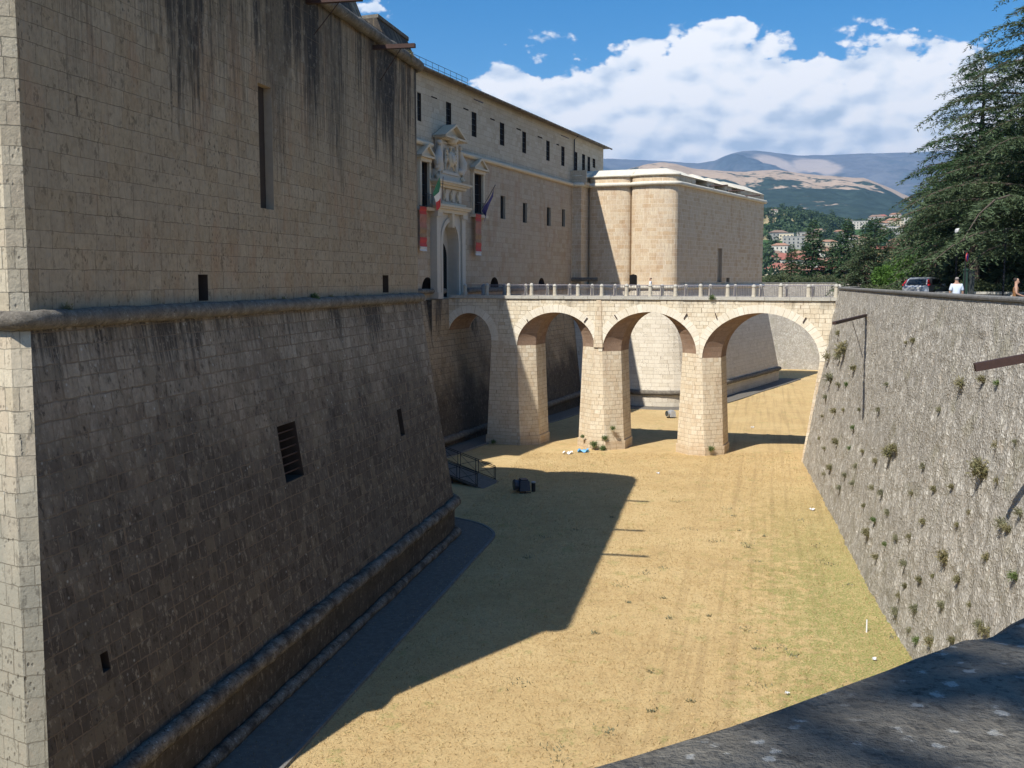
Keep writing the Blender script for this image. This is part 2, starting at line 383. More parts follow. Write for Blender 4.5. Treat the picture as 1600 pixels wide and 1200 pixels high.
def rockmat(name, c1, c2, c3, sc_=1.0, bump=.8, lich=.4, dark=(.07, .065, .055), lt=(.42, .30), ln=(.48, .6), nk=.3):
    m, T, b = bsdf(name, .92, .15)
    pos = T.new('ShaderNodeNewGeometry').outputs['Position']
    n = T.noise(pos, 1.4 * sc_, 7, .68); n2 = T.noise(pos, 11 * sc_, 5, .7)
    c = T.mix(T.smooth(n, .3, .7), c1, c2); c = T.mix(T.smooth(n2, .5, .68), c, c3)
    vo = T.new('ShaderNodeTexVoronoi'); T.l.new(pos, vo.inputs['Vector']); vo.inputs['Scale'].default_value = 4.5 * sc_; vo.inputs['Randomness'].default_value = 1
    s = T.math('MULTIPLY', T.smooth(T.math('ADD', vo.outputs['Distance'], T.math('MULTIPLY', n2, nk)), lt[0], lt[1]), T.smooth(n, ln[0], ln[1]))
    c = T.mix(T.math('MULTIPLY', s, lich), c, (.46, .45, .41))
    c = T.mix(T.smooth(T.noise(pos, 3.3 * sc_, 5, .7), .56, .72, 0, .75), c, dark)
    T.l.new(c, b.inputs['Base Color'])
    bp = T.new('ShaderNodeBump'); bp.inputs['Strength'].default_value = bump; bp.inputs['Distance'].default_value = .03
    T.l.new(T.math('ADD', n2, T.math('MULTIPLY', n, 1.2)), bp.inputs['Height']); T.l.new(bp.outputs[0], b.inputs['Normal'])
    return m
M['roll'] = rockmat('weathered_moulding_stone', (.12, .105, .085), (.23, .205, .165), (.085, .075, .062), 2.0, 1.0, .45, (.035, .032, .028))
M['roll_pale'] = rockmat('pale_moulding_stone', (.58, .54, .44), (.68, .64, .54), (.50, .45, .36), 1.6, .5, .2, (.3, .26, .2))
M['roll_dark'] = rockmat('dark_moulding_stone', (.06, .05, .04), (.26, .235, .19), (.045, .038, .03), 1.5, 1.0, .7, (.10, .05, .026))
M['coping'] = rockmat('dark_lichened_coping', (.155, .15, .14), (.21, .205, .19), (.105, .10, .095), 2.0, .5, .35, (.07, .07, .065))
M['near_coping'] = rockmat('near_lichened_coping', (.155, .142, .118), (.25, .23, .19), (.095, .087, .075), 5.5, .9, .9, (.045, .042, .038), (.74, .60), (.38, .5), .95)
M['kerb'] = rockmat('grey_kerb_stone', (.40, .38, .33), (.50, .48, .42), (.28, .26, .22), 2.2, .5, .3, (.15, .14, .12))
M['marble'] = plain('white_marble', (.48, .425, .345), .6, 0, .4, .12, 3.0, .15)
M['marble_warm'] = plain('cream_limestone_trim', (.56, .47, .34), .7, 0, .3, .12, 3.0, .15)
M['dark'] = plain('dark_interior', (.012, .011, .010), .9, 0, .1)
M['reveal'] = plain('window_reveal_stone', (.34, .285, .215), .9, 0, .2, .2, 4.0, .3)
M['reveal_dark'] = plain('shaded_reveal_stone', (.055, .04, .03), .9, 0, .2, .3, 4.0, .3)  # recess stone coloured near black to stand in for shade
M['glass'] = plain('dark_window_glass', (.03, .04, .045), .15, 0, .5)
M['iron'] = plain('dark_iron', (.03, .03, .032), .55, .6, .4)
M['rust_steel'] = plain('rusty_brown_steel', (.062, .036, .030), .7, .3, .3, .3, 9.0, .2)
M['galv'] = plain('galvanised_steel', (.17, .155, .17), .6, .2, .3)
M['roof_tile'] = plain('dark_eaves_tiles', (.16, .13, .095), .85, 0, .2, .3, 5.0, .4)
M['red'] = plain('red_banner_cloth', (.48, .045, .035), .7)
M['banner_amber'] = plain('banner_amber_print', (.30, .17, .085), .7, 0, .3, .5, 4.0)
M['banner_pic'] = plain('banner_picture_print', (.36, .15, .10), .7, 0, .3, .6, 3.0)
M['banner_white'] = plain('white_banner_cloth', (.55, .53, .50), .7)
M['green_flag'] = plain('green_flag_cloth', (.012, .16, .075), .75)
M['white_flag'] = plain('white_flag_cloth', (.70, .70, .68), .75)
M['red_flag'] = plain('red_flag_cloth', (.50, .02, .02), .75)
M['blue_flag'] = plain('blue_flag_cloth', (.012, .018, .16), .75)
def foliage(name, c1, c2, c3, trans=.25):
    m, T, b = bsdf(name, .65, .25)
    pos = T.new('ShaderNodeNewGeometry').outputs['Position']
    oi = T.new('ShaderNodeObjectInfo')
    n = T.noise(pos, .8, 3); n2 = T.noise(pos, 9.0, 2)
    c = T.mix(T.smooth(n, .35, .65), c1, c2); c = T.mix(T.smooth(n2, .5, .75), c, c3)
    T.l.new(c, b.inputs['Base Color'])
    tr = T.new('ShaderNodeBsdfTranslucent'); T.l.new(c, tr.inputs[0])
    ms = T.new('ShaderNodeMixShader'); ms.inputs[0].default_value = trans
    T.l.new(b.outputs[0], ms.inputs[1]); T.l.new(tr.outputs[0], ms.inputs[2]); T.l.new(ms.outputs[0], T.n['Material Output'].inputs[0])
    return m
M['cedar_blue'] = foliage('grey_green_cedar_needles', (.06, .095, .045), (.09, .125, .058), (.17, .20, .11))
M['cedar_green'] = foliage('dark_green_cedar_needles', (.035, .075, .03), (.055, .10, .038), (.10, .15, .06))
M['bright_green'] = foliage('fresh_green_foliage', (.06, .13, .022), (.10, .19, .035), (.14, .24, .05))
M['olive_green'] = foliage('olive_green_foliage', (.07, .095, .04), (.10, .125, .055), (.15, .16, .08))
M['weed'] = foliage('dry_weed_leaves', (.20, .185, .095), (.27, .235, .125), (.15, .175, .065), .3)
M['weed_green'] = foliage('green_weed_leaves', (.10, .16, .05), (.15, .20, .07), (.20, .22, .09), .3)
M['bark'] = plain('cedar_bark', (.10, .078, .062), .9, 0, .15, .3, 8.0, .5)
# ------------------------------------------------------------------ plan of the fort (t along the curtain, q outwards from it)
A0 = math.atan((1420 - 800) / (FPX / math.cos(PIT)))
C0 = Vector((-5.8, 86.8, 0)); TC = Vector((math.sin(A0), math.cos(A0), 0)); NC = Vector((math.cos(A0), -math.sin(A0), 0))
def FP(t, q, z=0.0): return C0 + TC * t + NC * q + Vector((0, 0, z))
DA = R(9.2)
Z_CORD = .76; Z_TOP = 12.5
def sm(x, a, b):
    t = max(0, min(1, (x - a) / (b - a))); return t * t * (3 - 2 * t)
def fz(x, y): return -11.95 - 1.0 * sm(y, 75, 125)
def offs(P, d):
    """offset an open polyline to its right by d"""
    out = []; n = len(P)
    for i in range(n):
        ns = []
        for a, b in ((i - 1, i), (i, i + 1)):
            if a >= 0 and b < n:
                e = (P[b] - P[a]); e.z = 0; e.normalize(); ns.append(Vector((e.y, -e.x, 0)))
        m = ns[0] if len(ns) == 1 else (ns[0] + ns[1]).normalized()
        k = max(.45, m.dot(ns[0])); out.append(P[i] + m * (d / k))
    return out
def bastion_outline(tF, qf, L, sgn, first):
    """sgn=+1 near bastion (flank looks to +t), -1 far. Returned walking: back of other face, salient, face, flank, curtain"""
    def g(t, q): return FP(tF + sgn * t, q)
    heading = A0 - sgn * DA
    dA = Vector((math.sin(heading), math.cos(heading), 0)) * sgn       # along the face towards the flank
    FE = g(0, qf); S = FE - dA * L
    hb = A0 - sgn * (R(90) - DA) if sgn > 0 else A0 - R(90) - DA
    hb = A0 - R(90) + sgn * DA
    dB = Vector((math.sin(hb), math.cos(hb), 0))
    P = [S + dB * 55, S]
    c2, h2 = (qf + 6.4) / 2, (qf - 6.4) / 2
    N = 14
    for i in range(N + 1):
        ph = math.pi * i / N; P.append(g(1.35 * math.sin(ph) ** .8, c2 + h2 * math.cos(ph)))
    c1, h1 = (6.4 + 1.3) / 2, (6.4 - 1.3) / 2
    for i in range(1, N):
        ph = math.pi * i / N; P.append(g(.95 * math.sin(ph) ** .8, c1 + h1 * math.cos(ph)))
    P += [g(0, 1.25), g(2.7, 1.2), g(2.7, 0)]
    return P
def chamfered(P, i, c=.36):
    return P[:i] + [P[i] + (P[i - 1] - P[i]).normalized() * c, P[i] + (P[i + 1] - P[i]).normalized() * c] + P[i + 1:]
RAW = {}
PN = bastion_outline(-31.1, 12.95, 30.5, +1, 0)
PF = bastion_outline(38.0, 12.0, 33.2, -1, 0)
# far bastion: reflected, so walk it the other way round to keep "outside on the right"
PF = list(reversed(PF))
_rn, _rf = PN, PF
PN = chamfered(_rn, 1); PF = chamfered(_rf, len(_rf) - 2)
_offs0 = offs
def offs(P, d):
    if P is PN: return chamfered(_offs0(_rn, d), 1)
    if P is PF: return chamfered(_offs0(_rf, d), len(_rf) - 2)
    return _offs0(P, d)
PCT = [PN[-1], PF[0]]

def arclen(P):
    s = [0]
    for i in range(1, len(P)): s.append(s[-1] + (P[i] - P[i - 1]).length)
    return s
def strip(mb, P, Q, z0, z1, s0=0.0, mi=0, skip=()):
    """vertical or battered band between plan polylines P (at z0, below) and Q (at z1, above)"""
    S = arclen(Q)
    for i in range(len(P) - 1):
        if i in skip: continue
        a, b, c, d = P[i], P[i + 1], Q[i + 1], Q[i]
        # outside is on the right of the walking direction
        mb.face([(a.x, a.y, z0), (b.x, b.y, z0), (c.x, c.y, z1), (d.x, d.y, z1)],
                [(s0 + S[i], z0), (s0 + S[i + 1], z0), (s0 + S[i + 1], z1), (s0 + S[i], z1)], mi)
def panel(mb, a, b, c, d, holes, mi=0, s0=0.0):
    """quad a(b.left) b(b.right) c(t.right) d(t.left) with level top and bottom; holes = [(s_lo,s_hi,z_lo,z_hi)] measured along a->b horizontally from a's foot"""
    a, b, c, d = map(Vector, (a, b, c, d)); z0, z1 = a.z, d.z
    e = (b - a); e.z = 0; L = e.length; e.normalize()
    zs = sorted(set([z0, z1] + [h[2] for h in holes] + [h[3] for h in holes]))
    ss = sorted(set([h[0] for h in holes] + [h[1] for h in holes]))
    def L0(z): k = (z - z0) / (z1 - z0); return a.lerp(d, k)
    def L1(z): k = (z - z0) / (z1 - z0); return b.lerp(c, k)
    def pt(s, z):
        p0 = L0(z)
        if s == 'L': return p0
        if s == 'R': return L1(z)
        off = (p0 - a); off.z = 0; return p0 + e * (s - off.dot(e))
    cols = ['L'] + ss + ['R']
    def sval(p): return (Vector(p) - a).dot(e) + s0
    for j in range(len(zs) - 1):
        for i in range(len(cols) - 1):
            if cols[i] != 'L' and cols[i + 1] != 'R':
                if any(h[0] <= cols[i] and cols[i + 1] <= h[1] and h[2] <= zs[j] and zs[j + 1] <= h[3] for h in holes): continue
            q = [pt(cols[i], zs[j]), pt(cols[i + 1], zs[j]), pt(cols[i + 1], zs[j + 1]), pt(cols[i], zs[j + 1])]
            mb.face(q, [(sval(p), p.z) for p in q], mi)
    return pt, e
def recess(name, pt, e, h, depth, parent, mats, lab=None, arch=False, bars=0, frame=False):
    """recess box behind hole h: side, sill and lintel faces plus a dark back; bars are a child"""
    n = Vector((e.y, -e.x, 0))
    A, B, Cc, D = pt(h[0], h[2]), pt(h[1], h[2]), pt(h[1], h[3]), pt(h[0], h[3])
    mb = MB(); o = -n * depth
    back = [D.copy() + o, Cc.copy() + o]; bl = Vector((D.x, D.y, A.z)) + o; brr = Vector((Cc.x, Cc.y, B.z)) + o
    mb.face([A, bl, back[0], D], mi=0); mb.face([brr, B, Cc, back[1]], mi=0)
    mb.face([A, B, brr, bl], mi=0); mb.face([D, back[0], back[1], Cc], mi=0)
    mb.face([bl, brr, back[1], back[0]], mi=1)
    if arch:
        w = h[1] - h[0]; r = w / 2; N = 10; cs = (h[0] + h[1]) / 2; zc = h[3] - r * .9
        P = [pt(cs - r * math.cos(math.pi * k / N), zc) for k in range(N + 1)]
        for k in range(N + 1): P[k].z = zc + r * .9 * math.sin(math.pi * k / N)
        for k in range(N):
            a1 = P[k]; b1 = P[k + 1]
            mb.face([a1 + n * .004, b1 + n * .004, Vector((b1.x, b1.y, h[3])) + n * .004, Vector((a1.x, a1.y, h[3])) + n * .004], [(a1.x + a1.y, a1.z), (b1.x + b1.y, b1.z), (b1.x + b1.y, h[3]), (a1.x + a1.y, h[3])], 2 if len(mats) > 2 else 0)
            mb.face([a1 - n * .35, b1 - n * .35, b1, a1], mi=0)
    w = mb.build(name, mats, parent)
    if lab: w['label'] = lab
    if bars:
        m2 = MB()
        for k in range(bars):
            z = A.z + (D.z - A.z) * (k + 1) / (bars + 1)
            l = pt(h[0], z) - n * .12; r_ = pt(h[1], z) - n * .12
            m2.bar(l, r_, .04)
        m2.build('bars', M['rust_steel'], w)
    if frame:
        m2 = MB(); off = -n * (depth - .06)
        l0, r0, l1, r1 = A + off, B + off, D + off, Cc + off
        cm = (l0 + r0) / 2; ct = (l1 + r1) / 2
        m2.bar(cm, ct, .06)
        for k in range(1, 4): m2.bar(l0.lerp(l1, k / 4), r0.lerp(r1, k / 4), .05)
        m2.build('frame', M['iron'], w)
    return w
def resample(P, step):
    out = [P[0].copy()]
    for i in range(1, len(P)):
        n = max(1, int((P[i] - P[i - 1]).length / step))
        for k in range(1, n + 1): out.append(P[i - 1].lerp(P[i], k / n))
    return out
def roll(P, z, r, seed=0, step=.22, wear=.16, closed=False, n=12):
    """worn round moulding along plan polyline P; its axis lies on P"""
    Q = resample(P, step); mb = MB(); S = arclen(Q); rings = []; m = len(Q)
    NN = []
    for i in range(m):
        d = (Q[min(i + 1, m - 1)] - Q[max(i - 1, 0)]); d.z = 0; d.normalize(); NN.append(Vector((d.y, -d.x, 0)))
    vs = []; fs = []; us = []
    for i in range(m):
        blk = math.floor(S[i] / 1.05 + .3 * math.sin(S[i] * .13)); fr = (S[i] / 1.05) % 1.0
        rr = random.Random(seed * 991 + blk); rb = 1 + (rr.random() - .5) * wear * .9
        for k in range(n):
            t = 2 * math.pi * k / n
            w = float(fbm(S[i] * 1.7, t * 1.3, None, 3, seed)) * wear * 2.2
            q = r * (rb + w * .55 + (wear > .2) * .05 * math.sin(S[i] * 21 + math.sin(S[i] * 3) * 2) - (.07 if fr < .13 else 0))
            p = Q[i] + NN[i] * (q * math.cos(t)) + Vector((0, 0, z + q * math.sin(t))); vs.append(p)
            us.append((S[i], t * r))
    for i in range(m - 1):
        for k in range(n):
            k2 = (k + 1) % n; fs.append((i * n + k, (i + 1) * n + k, (i + 1) * n + k2, i * n + k2))
    fs.append(tuple(range(n))); fs.append(tuple((m - 1) * n + k for k in reversed(range(n))))
    mb.add(vs, fs)
    return mb
def cap(mb, P, z, mi=0):
    mb.face([(p.x, p.y, z) for p in P], mi=mi)
def sz(P, x, y, plane_p, n, a, e):
    """pixel -> (s, z) on a wall plane"""
    h = hit(x, y, plane_p, n); return (h - Vector(a)).dot(e), h.z
def wall_holes(pix, a, b, c, d):
    """pixel boxes (x0,y0,x1,y1) -> holes on the plane of the quad"""
    a, b, c, d = map(Vector, (a, b, c, d)); e = (b - a); e.z = 0; e.normalize(); n = (b - a).cross(d - a).normalized()
    out = []
    for (x0, y0, x1, y1) in pix:
        p = [hit(x, y, a, n) for x, y in ((x0, (y0 + y1) / 2), (x1, (y0 + y1) / 2), ((x0 + x1) / 2, y0), ((x0 + x1) / 2, y1))]
        s0, s1 = sorted(((p[0] - a).dot(e), (p[1] - a).dot(e))); z1, z0 = p[2].z, p[3].z
        out.append((s0, s1, min(z0, z1), max(z0, z1)))
    return out
def V3(p, z): return Vector((p.x, p.y, z))

# ------------------------------------------------------------------ near bastion
Z_RN = -10.05
NB = thing('stone_bastion', 'huge dark-crusted stone bastion nearest the camera, with sloping foot and its face in shade', 'bastion', (PN[2].x, PN[2].y, fz(0, 20)))
def part(mb, name, mats, root, **k):
    o = mb.build(name, mats, root, **k); o.matrix_parent_inverse = Matrix.Translation(-Vector(root.location)); return o
def adopt(o, root): o.matrix_parent_inverse = Matrix.Translation(-Vector(root.location)); return o
bN = 1.7
up0 = offs(PN, -.06); sc0 = PN; sc1 = offs(PN, bN * 1.0)
IF = 2                                                   # index of the shaded face segment (P2 -> P3)
def quad(P, Q, i, z0, z1): return [V3(P[i], z0), V3(P[i + 1], z0), V3(Q[i + 1], z1), V3(Q[i], z1)]
mb = MB(); strip(mb, up0, up0, Z_CORD, Z_TOP, skip=(0, 1, IF)); strip(mb, up0, up0, Z_CORD, Z_TOP, skip=[i for i in range(len(PN)) if i > 1], mi=1)
q4 = quad(up0, up0, IF, Z_CORD, Z_TOP)
upN = wall_holes([(405, 134, 426, 326), (310, 429, 325, 470), (598, 430, 607, 457)], *q4)
ptU, eU = panel(mb, *q4, upN)
part(mb, 'upper_wall', [M['bastion_upper'], M['bastion_chamfer']], NB)
for h, dp, lb in zip(upN, (.30, 1.6, 1.6), ('tall narrow recess in the upper wall', 'small dark slot at the left above the moulding', 'small dark slot at the right end above the moulding')):
    adopt(recess('window', ptU, eU, h, dp, NB, [M['reveal_dark'] if dp > 1 else M['reveal'], M['dark'] if dp > 1 else M['reveal_dark']], lb), NB)
mb = MB(); strip(mb, sc1, sc0, Z_RN, Z_CORD, skip=(0, 1, IF)); strip(mb, sc1, sc0, Z_RN, Z_CORD, skip=[i for i in range(len(PN)) if i > 1], mi=1)
q4 = quad(sc1, sc0, IF, Z_RN, Z_CORD)
loN = wall_holes([(439, 660, 469, 752), (623, 638, 630, 682), (158, 1018, 171, 1050)], *q4)
ptL, eL = panel(mb, *q4, loN)
part(mb, 'battered_wall', [M['bastion_scarp'], M['bastion_chamfer']], NB)
adopt(recess('window', ptL, eL, loN[0], 1.5, NB, [M['reveal_dark'], M['dark']], 'dark barred opening in the sloping wall', bars=6), NB)
adopt(recess('window', ptL, eL, loN[1], .5, NB, [M['reveal_dark'], M['reveal_dark']], 'shallow tall slot in the sloping wall'), NB)
adopt(recess('window', ptL, eL, loN[2], .6, NB, [M['reveal_dark'], M['dark']], 'small slot low in the sloping wall'), NB)
part(roll(offs(PN, .10), Z_CORD, .235, 3), 'lower_cordon', M['roll'], NB, smooth=True)
part(roll(offs(PN, .12), Z_TOP, .25, 4), 'upper_cordon', M['roll'], NB, smooth=True)
part(roll(offs(PN, bN + .10), Z_RN, .27, 5, wear=.24, step=.12), 'base_moulding', M['roll_dark'], NB, smooth=True)
pl = offs(PN, bN + .02); mb = MB(); strip(mb, pl, pl, -13.2, Z_RN)
part(mb, 'plinth', M['curtain_scarp'], NB)
part(roll(offs(PN, bN + .16), -11.72, .2, 6, wear=.3), 'foot_moulding', M['roll_dark'], NB, smooth=True)
# sloped parapet with gun gaps, fill behind it
def parapet(P, z0, z1, inset, root, mat, gaps=(), th=1.6, gapz=.35, capm=None, seg=None, Bo=None, Co=None):
    """merlons: sloped outer face, coping on top; gaps = list of (s0,s1) along the arc"""
    O = resample(P, .5); S = arclen(O)
    I = resample(P, .5)
    Of = offs(P, -.02); L = arclen(P)
    def at(Q, s):
        for i in range(1, len(L)):
            if s <= L[i] or i == len(L) - 1:
                k = (s - L[i - 1]) / (L[i] - L[i - 1]); return Q[i - 1].lerp(Q[i], k)
    runs = []; s = 0.0
    for g0, g1 in sorted(gaps): runs.append((s, g0, z1)); runs.append((g0, g1, z0 + gapz)); s = g1
    runs.append((s, L[-1], z1))
    A = Of; B = Bo or offs(P, -inset - .02); Cc = Co or offs(P, -inset - th)
    cuts = L
    for (a, b, zt) in runs:
        ss = [a] + [x for x in cuts if a + 1e-3 < x < b - 1e-3] + [b]
        mb = MB(); m2 = MB()
        for i in range(len(ss) - 1):
            s0, s1 = ss[i], ss[i + 1]; k = (zt - z0) / (z1 - z0)
            a0, a1 = at(A, s0), at(A, s1); b0, b1 = a0.lerp(at(B, s0), k), a1.lerp(at(B, s1), k); c0, c1 = at(Cc, s0), at(Cc, s1)
            mb.face([V3(a0, z0), V3(a1, z0), V3(b1, zt), V3(b0, zt)], [(s0, z0), (s1, z0), (s1, zt), (s0, zt)])
            mb.face([V3(b0, zt), V3(b1, zt), V3(c1, zt), V3(c0, zt)])
            mb.face([V3(c0, zt), V3(c1, zt), V3(c1, z0), V3(c0, z0)])
        for s_ in (a, b):
            a0 = at(A, s_); k = (zt - z0) / (z1 - z0); b0 = a0.lerp(at(B, s_), k); c0 = at(Cc, s_)
            mb.face([V3(a0, z0), V3(b0, zt), V3(c0, zt), V3(c0, z0)])
        o = part(mb, 'merlon' if zt == z1 else 'embrasure', mat, root)
        if zt == z1 and capm:
            for i in range(len(ss) - 1):
                s0, s1 = ss[i], ss[i + 1]
                b0, b1, c0, c1 = at(B, s0), at(B, s1), at(Cc, s0), at(Cc, s1)
                n0 = (b0 - c0).normalized() * .08
                m2.add([V3(b0 + n0, zt + .004), V3(b1 + n0, zt + .004), V3(c1, zt + .004), V3(c0, zt + .004), V3(b0 + n0, zt + .16), V3(b1 + n0, zt + .16), V3(c1, zt + .16), V3(c0, zt + .16)],
                       [(3, 2, 1, 0), (4, 5, 6, 7), (0, 1, 5, 4), (1, 2, 6, 5), (2, 3, 7, 6), (3, 0, 4, 7)])
            k = m2.build('coping', capm, o); k.matrix_parent_inverse = Matrix.Identity(4)
LN = arclen(PN); sface = LN[IF]; Lf = LN[IF + 1] - LN[IF]
def s_on_face(x, y):
    a = V3(PN[IF], 0); e = (PN[IF + 1] - PN[IF]).normalized(); n = Vector((e.y, -e.x, 0)); return (hit(x, y, a, n) - a).dot(e)
g = [(sface + s_on_face(571, 43), sface + s_on_face(603, 65)), (sface + s_on_face(447, -40), sface + s_on_face(482, -10)), (sface + 6, sface + 8), (sface + 12, sface + 14)]
parapet(PN, Z_TOP + .2, Z_TOP + 1.25, .45, NB, M['bastion_upper'], g, capm=M['roll'])
mb = MB(); cap(mb, offs(PN, -.3) + [FP(-31, -30)], Z_TOP + .15); part(mb, 'terrace', M['roll'], NB)

# ------------------------------------------------------------------ curtain wing with the portal and the palace storey
Z_RC = -11.35
CB = thing('fortress_palace', 'long pale stone palace wing with two rows of narrow windows behind the bridge', 'palace', (PCT[0].x, PCT[0].y, fz(0, 80)))
bC = 1.9
c0, c1 = FP(-28.4, 0), FP(35.3, 0)
mb = MB(); q4 = [V3(c0, Z_CORD - .8), V3(c1, Z_CORD - .8), V3(c1, Z_TOP), V3(c0, Z_TOP)]
low_px = [(782, 306, 789.5, 342), (817, 317, 823.5, 348), (854.5, 324, 860.5, 353), (878, 327, 883, 354)]
slot_px = [(659, 433, 677, 453), (766, 433, 779, 452), (841, 434, 851, 449)]
lowh = wall_holes(low_px, *q4); sloth = wall_holes(slot_px, *q4)
sid = wall_holes([(655.5, 253, 667.5, 322), (738, 272, 752, 334)], *q4)
portal_s = (-1.18 + 28.4, 2.02 + 28.4, .1, 6.45)          # the portal passage
ptC, eC = panel(mb, *q4, lowh + sloth + sid + [portal_s])
part(mb, 'curtain_wall', M['curtain_lower'], CB)
for h in lowh: adopt(recess('window', ptC, eC, h, .24, CB, [M['reveal'], M['dark']]), CB)
for h in sloth: adopt(recess('gun_port', ptC, eC, h, 1.8, CB, [M['reveal_dark'], M['dark'], M['curtain_lower']], arch=True), CB)
for h in sid: adopt(recess('balcony_window', ptC, eC, h, .3, CB, [M['reveal_dark'], M['dark']], 'tall dark window with pediment beside the portal', frame=True), CB)
U0, U1 = FP(-28.4, -.10), FP(48.6, -.10)
mb = MB(); q4 = [V3(U0, Z_TOP - .1), V3(U1, Z_TOP - .1), V3(U1, 18.2), V3(U0, 18.2)]
up_px = [(652, 145, 658, 189), (697, 160, 705, 199.5), (737, 175.5, 744.5, 213.5), (781, 192, 788, 227), (816, 206, 822, 239), (853.5, 220, 858.8, 251), (877, 229, 882, 259), (897.5, 237.5, 902, 268), (909.5, 241, 914, 269.5), (918, 245, 922, 270), (926, 248, 930, 262)]
uph = wall_holes(up_px, *q4)
drain = wall_holes([(674, 151.5, 683, 153.5), (724, 169.5, 732, 171.5), (766, 185.5, 773, 187.5), (807, 201, 814, 203), (840, 213.5, 847.5, 215.5), (869.5, 225, 873.5, 227)], *q4)
ptP, eP = panel(mb, *q4, uph + drain)
E0, E1 = FP(48.6, -.1), FP(48.6, -16); mb.face([V3(E0, 8), V3(E1, 8), V3(E1, 18.2), V3(E0, 18.2)]); mb.face([V3(U0, Z_TOP - .1), V3(U0, 18.2), V3(FP(-28.4, -16), 18.2), V3(FP(-28.4, -16), Z_TOP - .1)])
mb.face([V3(E1, 8), V3(FP(-28.4, -16), 8), V3(FP(-28.4, -16), 18.2), V3(E1, 18.2)])
part(mb, 'upper_storey', M['palace_upper'], CB)
for h in uph: adopt(recess('window', ptP, eP, h, .17, CB, [M['reveal_dark'], M['dark']], frame=True), CB)
for h in drain: adopt(recess('vent_slot', ptP, eP, h, .4, CB, [M['reveal_dark'], M['dark']]), CB)
# roof: thin eaves, low tiled slopes, gutter
mb = MB(); e = .65
R0, R1 = -29.0, 49.6
def rp(t, q, z): return FP(t, q, z)
mb.face([rp(R0, e, 18.2), rp(R1, e, 18.2), rp(R1, -8, 20.6), rp(R0, -8, 20.6)]); mb.face([rp(R0, -17, 18.2), rp(R0, -8, 20.6), rp(R1, -8, 20.6), rp(R1, -17, 18.2)])
mb.face([rp(R1, e, 18.2), rp(R1, -17, 18.2), rp(R1, -8, 20.6)]); mb.face([rp(R0, e, 18.2), rp(R0, -8, 20.6), rp(R0, -17, 18.2)])
mb.face([rp(R0, e, 18.1), rp(R0, e, 18.2), rp(R0, -17, 18.2), rp(R0, -17, 18.1)]); mb.face([rp(R0, -.05, 18.19), rp(R0, e, 18.19), rp(R1, e, 18.19), rp(R1, -.05, 18.19)])
part(mb, 'roof', M['roof_tile'], CB)
mb = MB(); mb.tube([rp(R0, e + .08, 18.15), rp(R1, e + .08, 18.15)], .1, 8); part(mb, 'gutter', M['roll_dark'], CB)
mb = MB()
dpp = hit(898, 240, FP(0, .1), NC); tt = (dpp - C0).dot(TC)
mb.tube([rp(tt, .5, 18.1), rp(tt, .05, 17.7), rp(tt, .05, 12.9)], .07, 8); part(mb, 'downpipe', M['iron'], CB)
# roof rail over the left part of the roof
mb = MB()
ra, rb_ = -5.0, 8.5
for z in (.95, .55): mb.tube([rp(ra, -1.4, 18.85 + z), rp(rb_, -1.4, 18.85 + z)], .022, 5)
for k in range(12):
    t = ra + (rb_ - ra) * k / 11; mb.tube([rp(t, -1.4, 18.7), rp(t, -1.4, 19.8)], .018, 5)
part(mb, 'roof_railing', M['iron'], CB)
for (x, y) in ((742, 158), (878, 214)):
    mb = MB(); p = hit(x, y, FP(0, .1), NC); t = (p - C0).dot(TC); mb.tube([rp(t, .0, 17.6), rp(t, .9, 17.2)], .05, 6); part(mb, 'spout', M['galv'], CB)
def inter(P, q): return P
part(roll([FP(-28.3, .12), FP(-2.3, .12)], Z_TOP, .22, 8, wear=.08), 'upper_cordon', M['marble_warm'], CB, smooth=True)
part(roll([FP(3.1, .12), FP(35.2, .12)], Z_TOP, .22, 8, wear=.08), 'upper_cordon', M['marble_warm'], CB, smooth=True)
mb = MB(); s0_, s1_ = V3(FP(-28.4, .12), 0), V3(FP(35.3, .12), 0)
strip(mb, [FP(-28.4, bC), FP(35.3, bC)], [FP(-28.4, .05), FP(35.3, .05)], Z_RC, Z_CORD - .8)
mb.face([V3(FP(-28.4, .05), Z_CORD - .8), V3(FP(35.3, .05), Z_CORD - .8), V3(FP(35.3, -.02), Z_CORD - .8), V3(FP(-28.4, -.02), Z_CORD - .8)])
part(mb, 'battered_wall', M['curtain_scarp'], CB)
part(roll([FP(-28.4, .18), FP(-.05, .18)], Z_CORD - .05, .22, 9), 'lower_cordon', M['roll'], CB, smooth=True)
part(roll([FP(4.5, .18), FP(35.3, .18)], Z_CORD - .05, .22, 9), 'lower_cordon', M['roll'], CB, smooth=True)
part(roll([FP(-28.4, bC + .1), FP(35.3, bC + .1)], Z_RC, .3, 10, wear=.25), 'base_moulding', M['roll'], CB, smooth=True)
mb = MB(); strip(mb, [FP(-28.4, bC + .02), FP(35.3, bC + .02)], [FP(-28.4, bC + .02), FP(35.3, bC + .02)], -14, Z_RC); part(mb, 'plinth', M['curtain_scarp'], CB)
# buttress strip where the bridge meets the wall
mb = MB(); mb.prism([FP(-3.4, -.2), FP(-3.4, .55), FP(-.1, .55), FP(-.1, -.2)], -12.5, .02); part(mb, 'buttress', M['curtain_scarp'], CB)

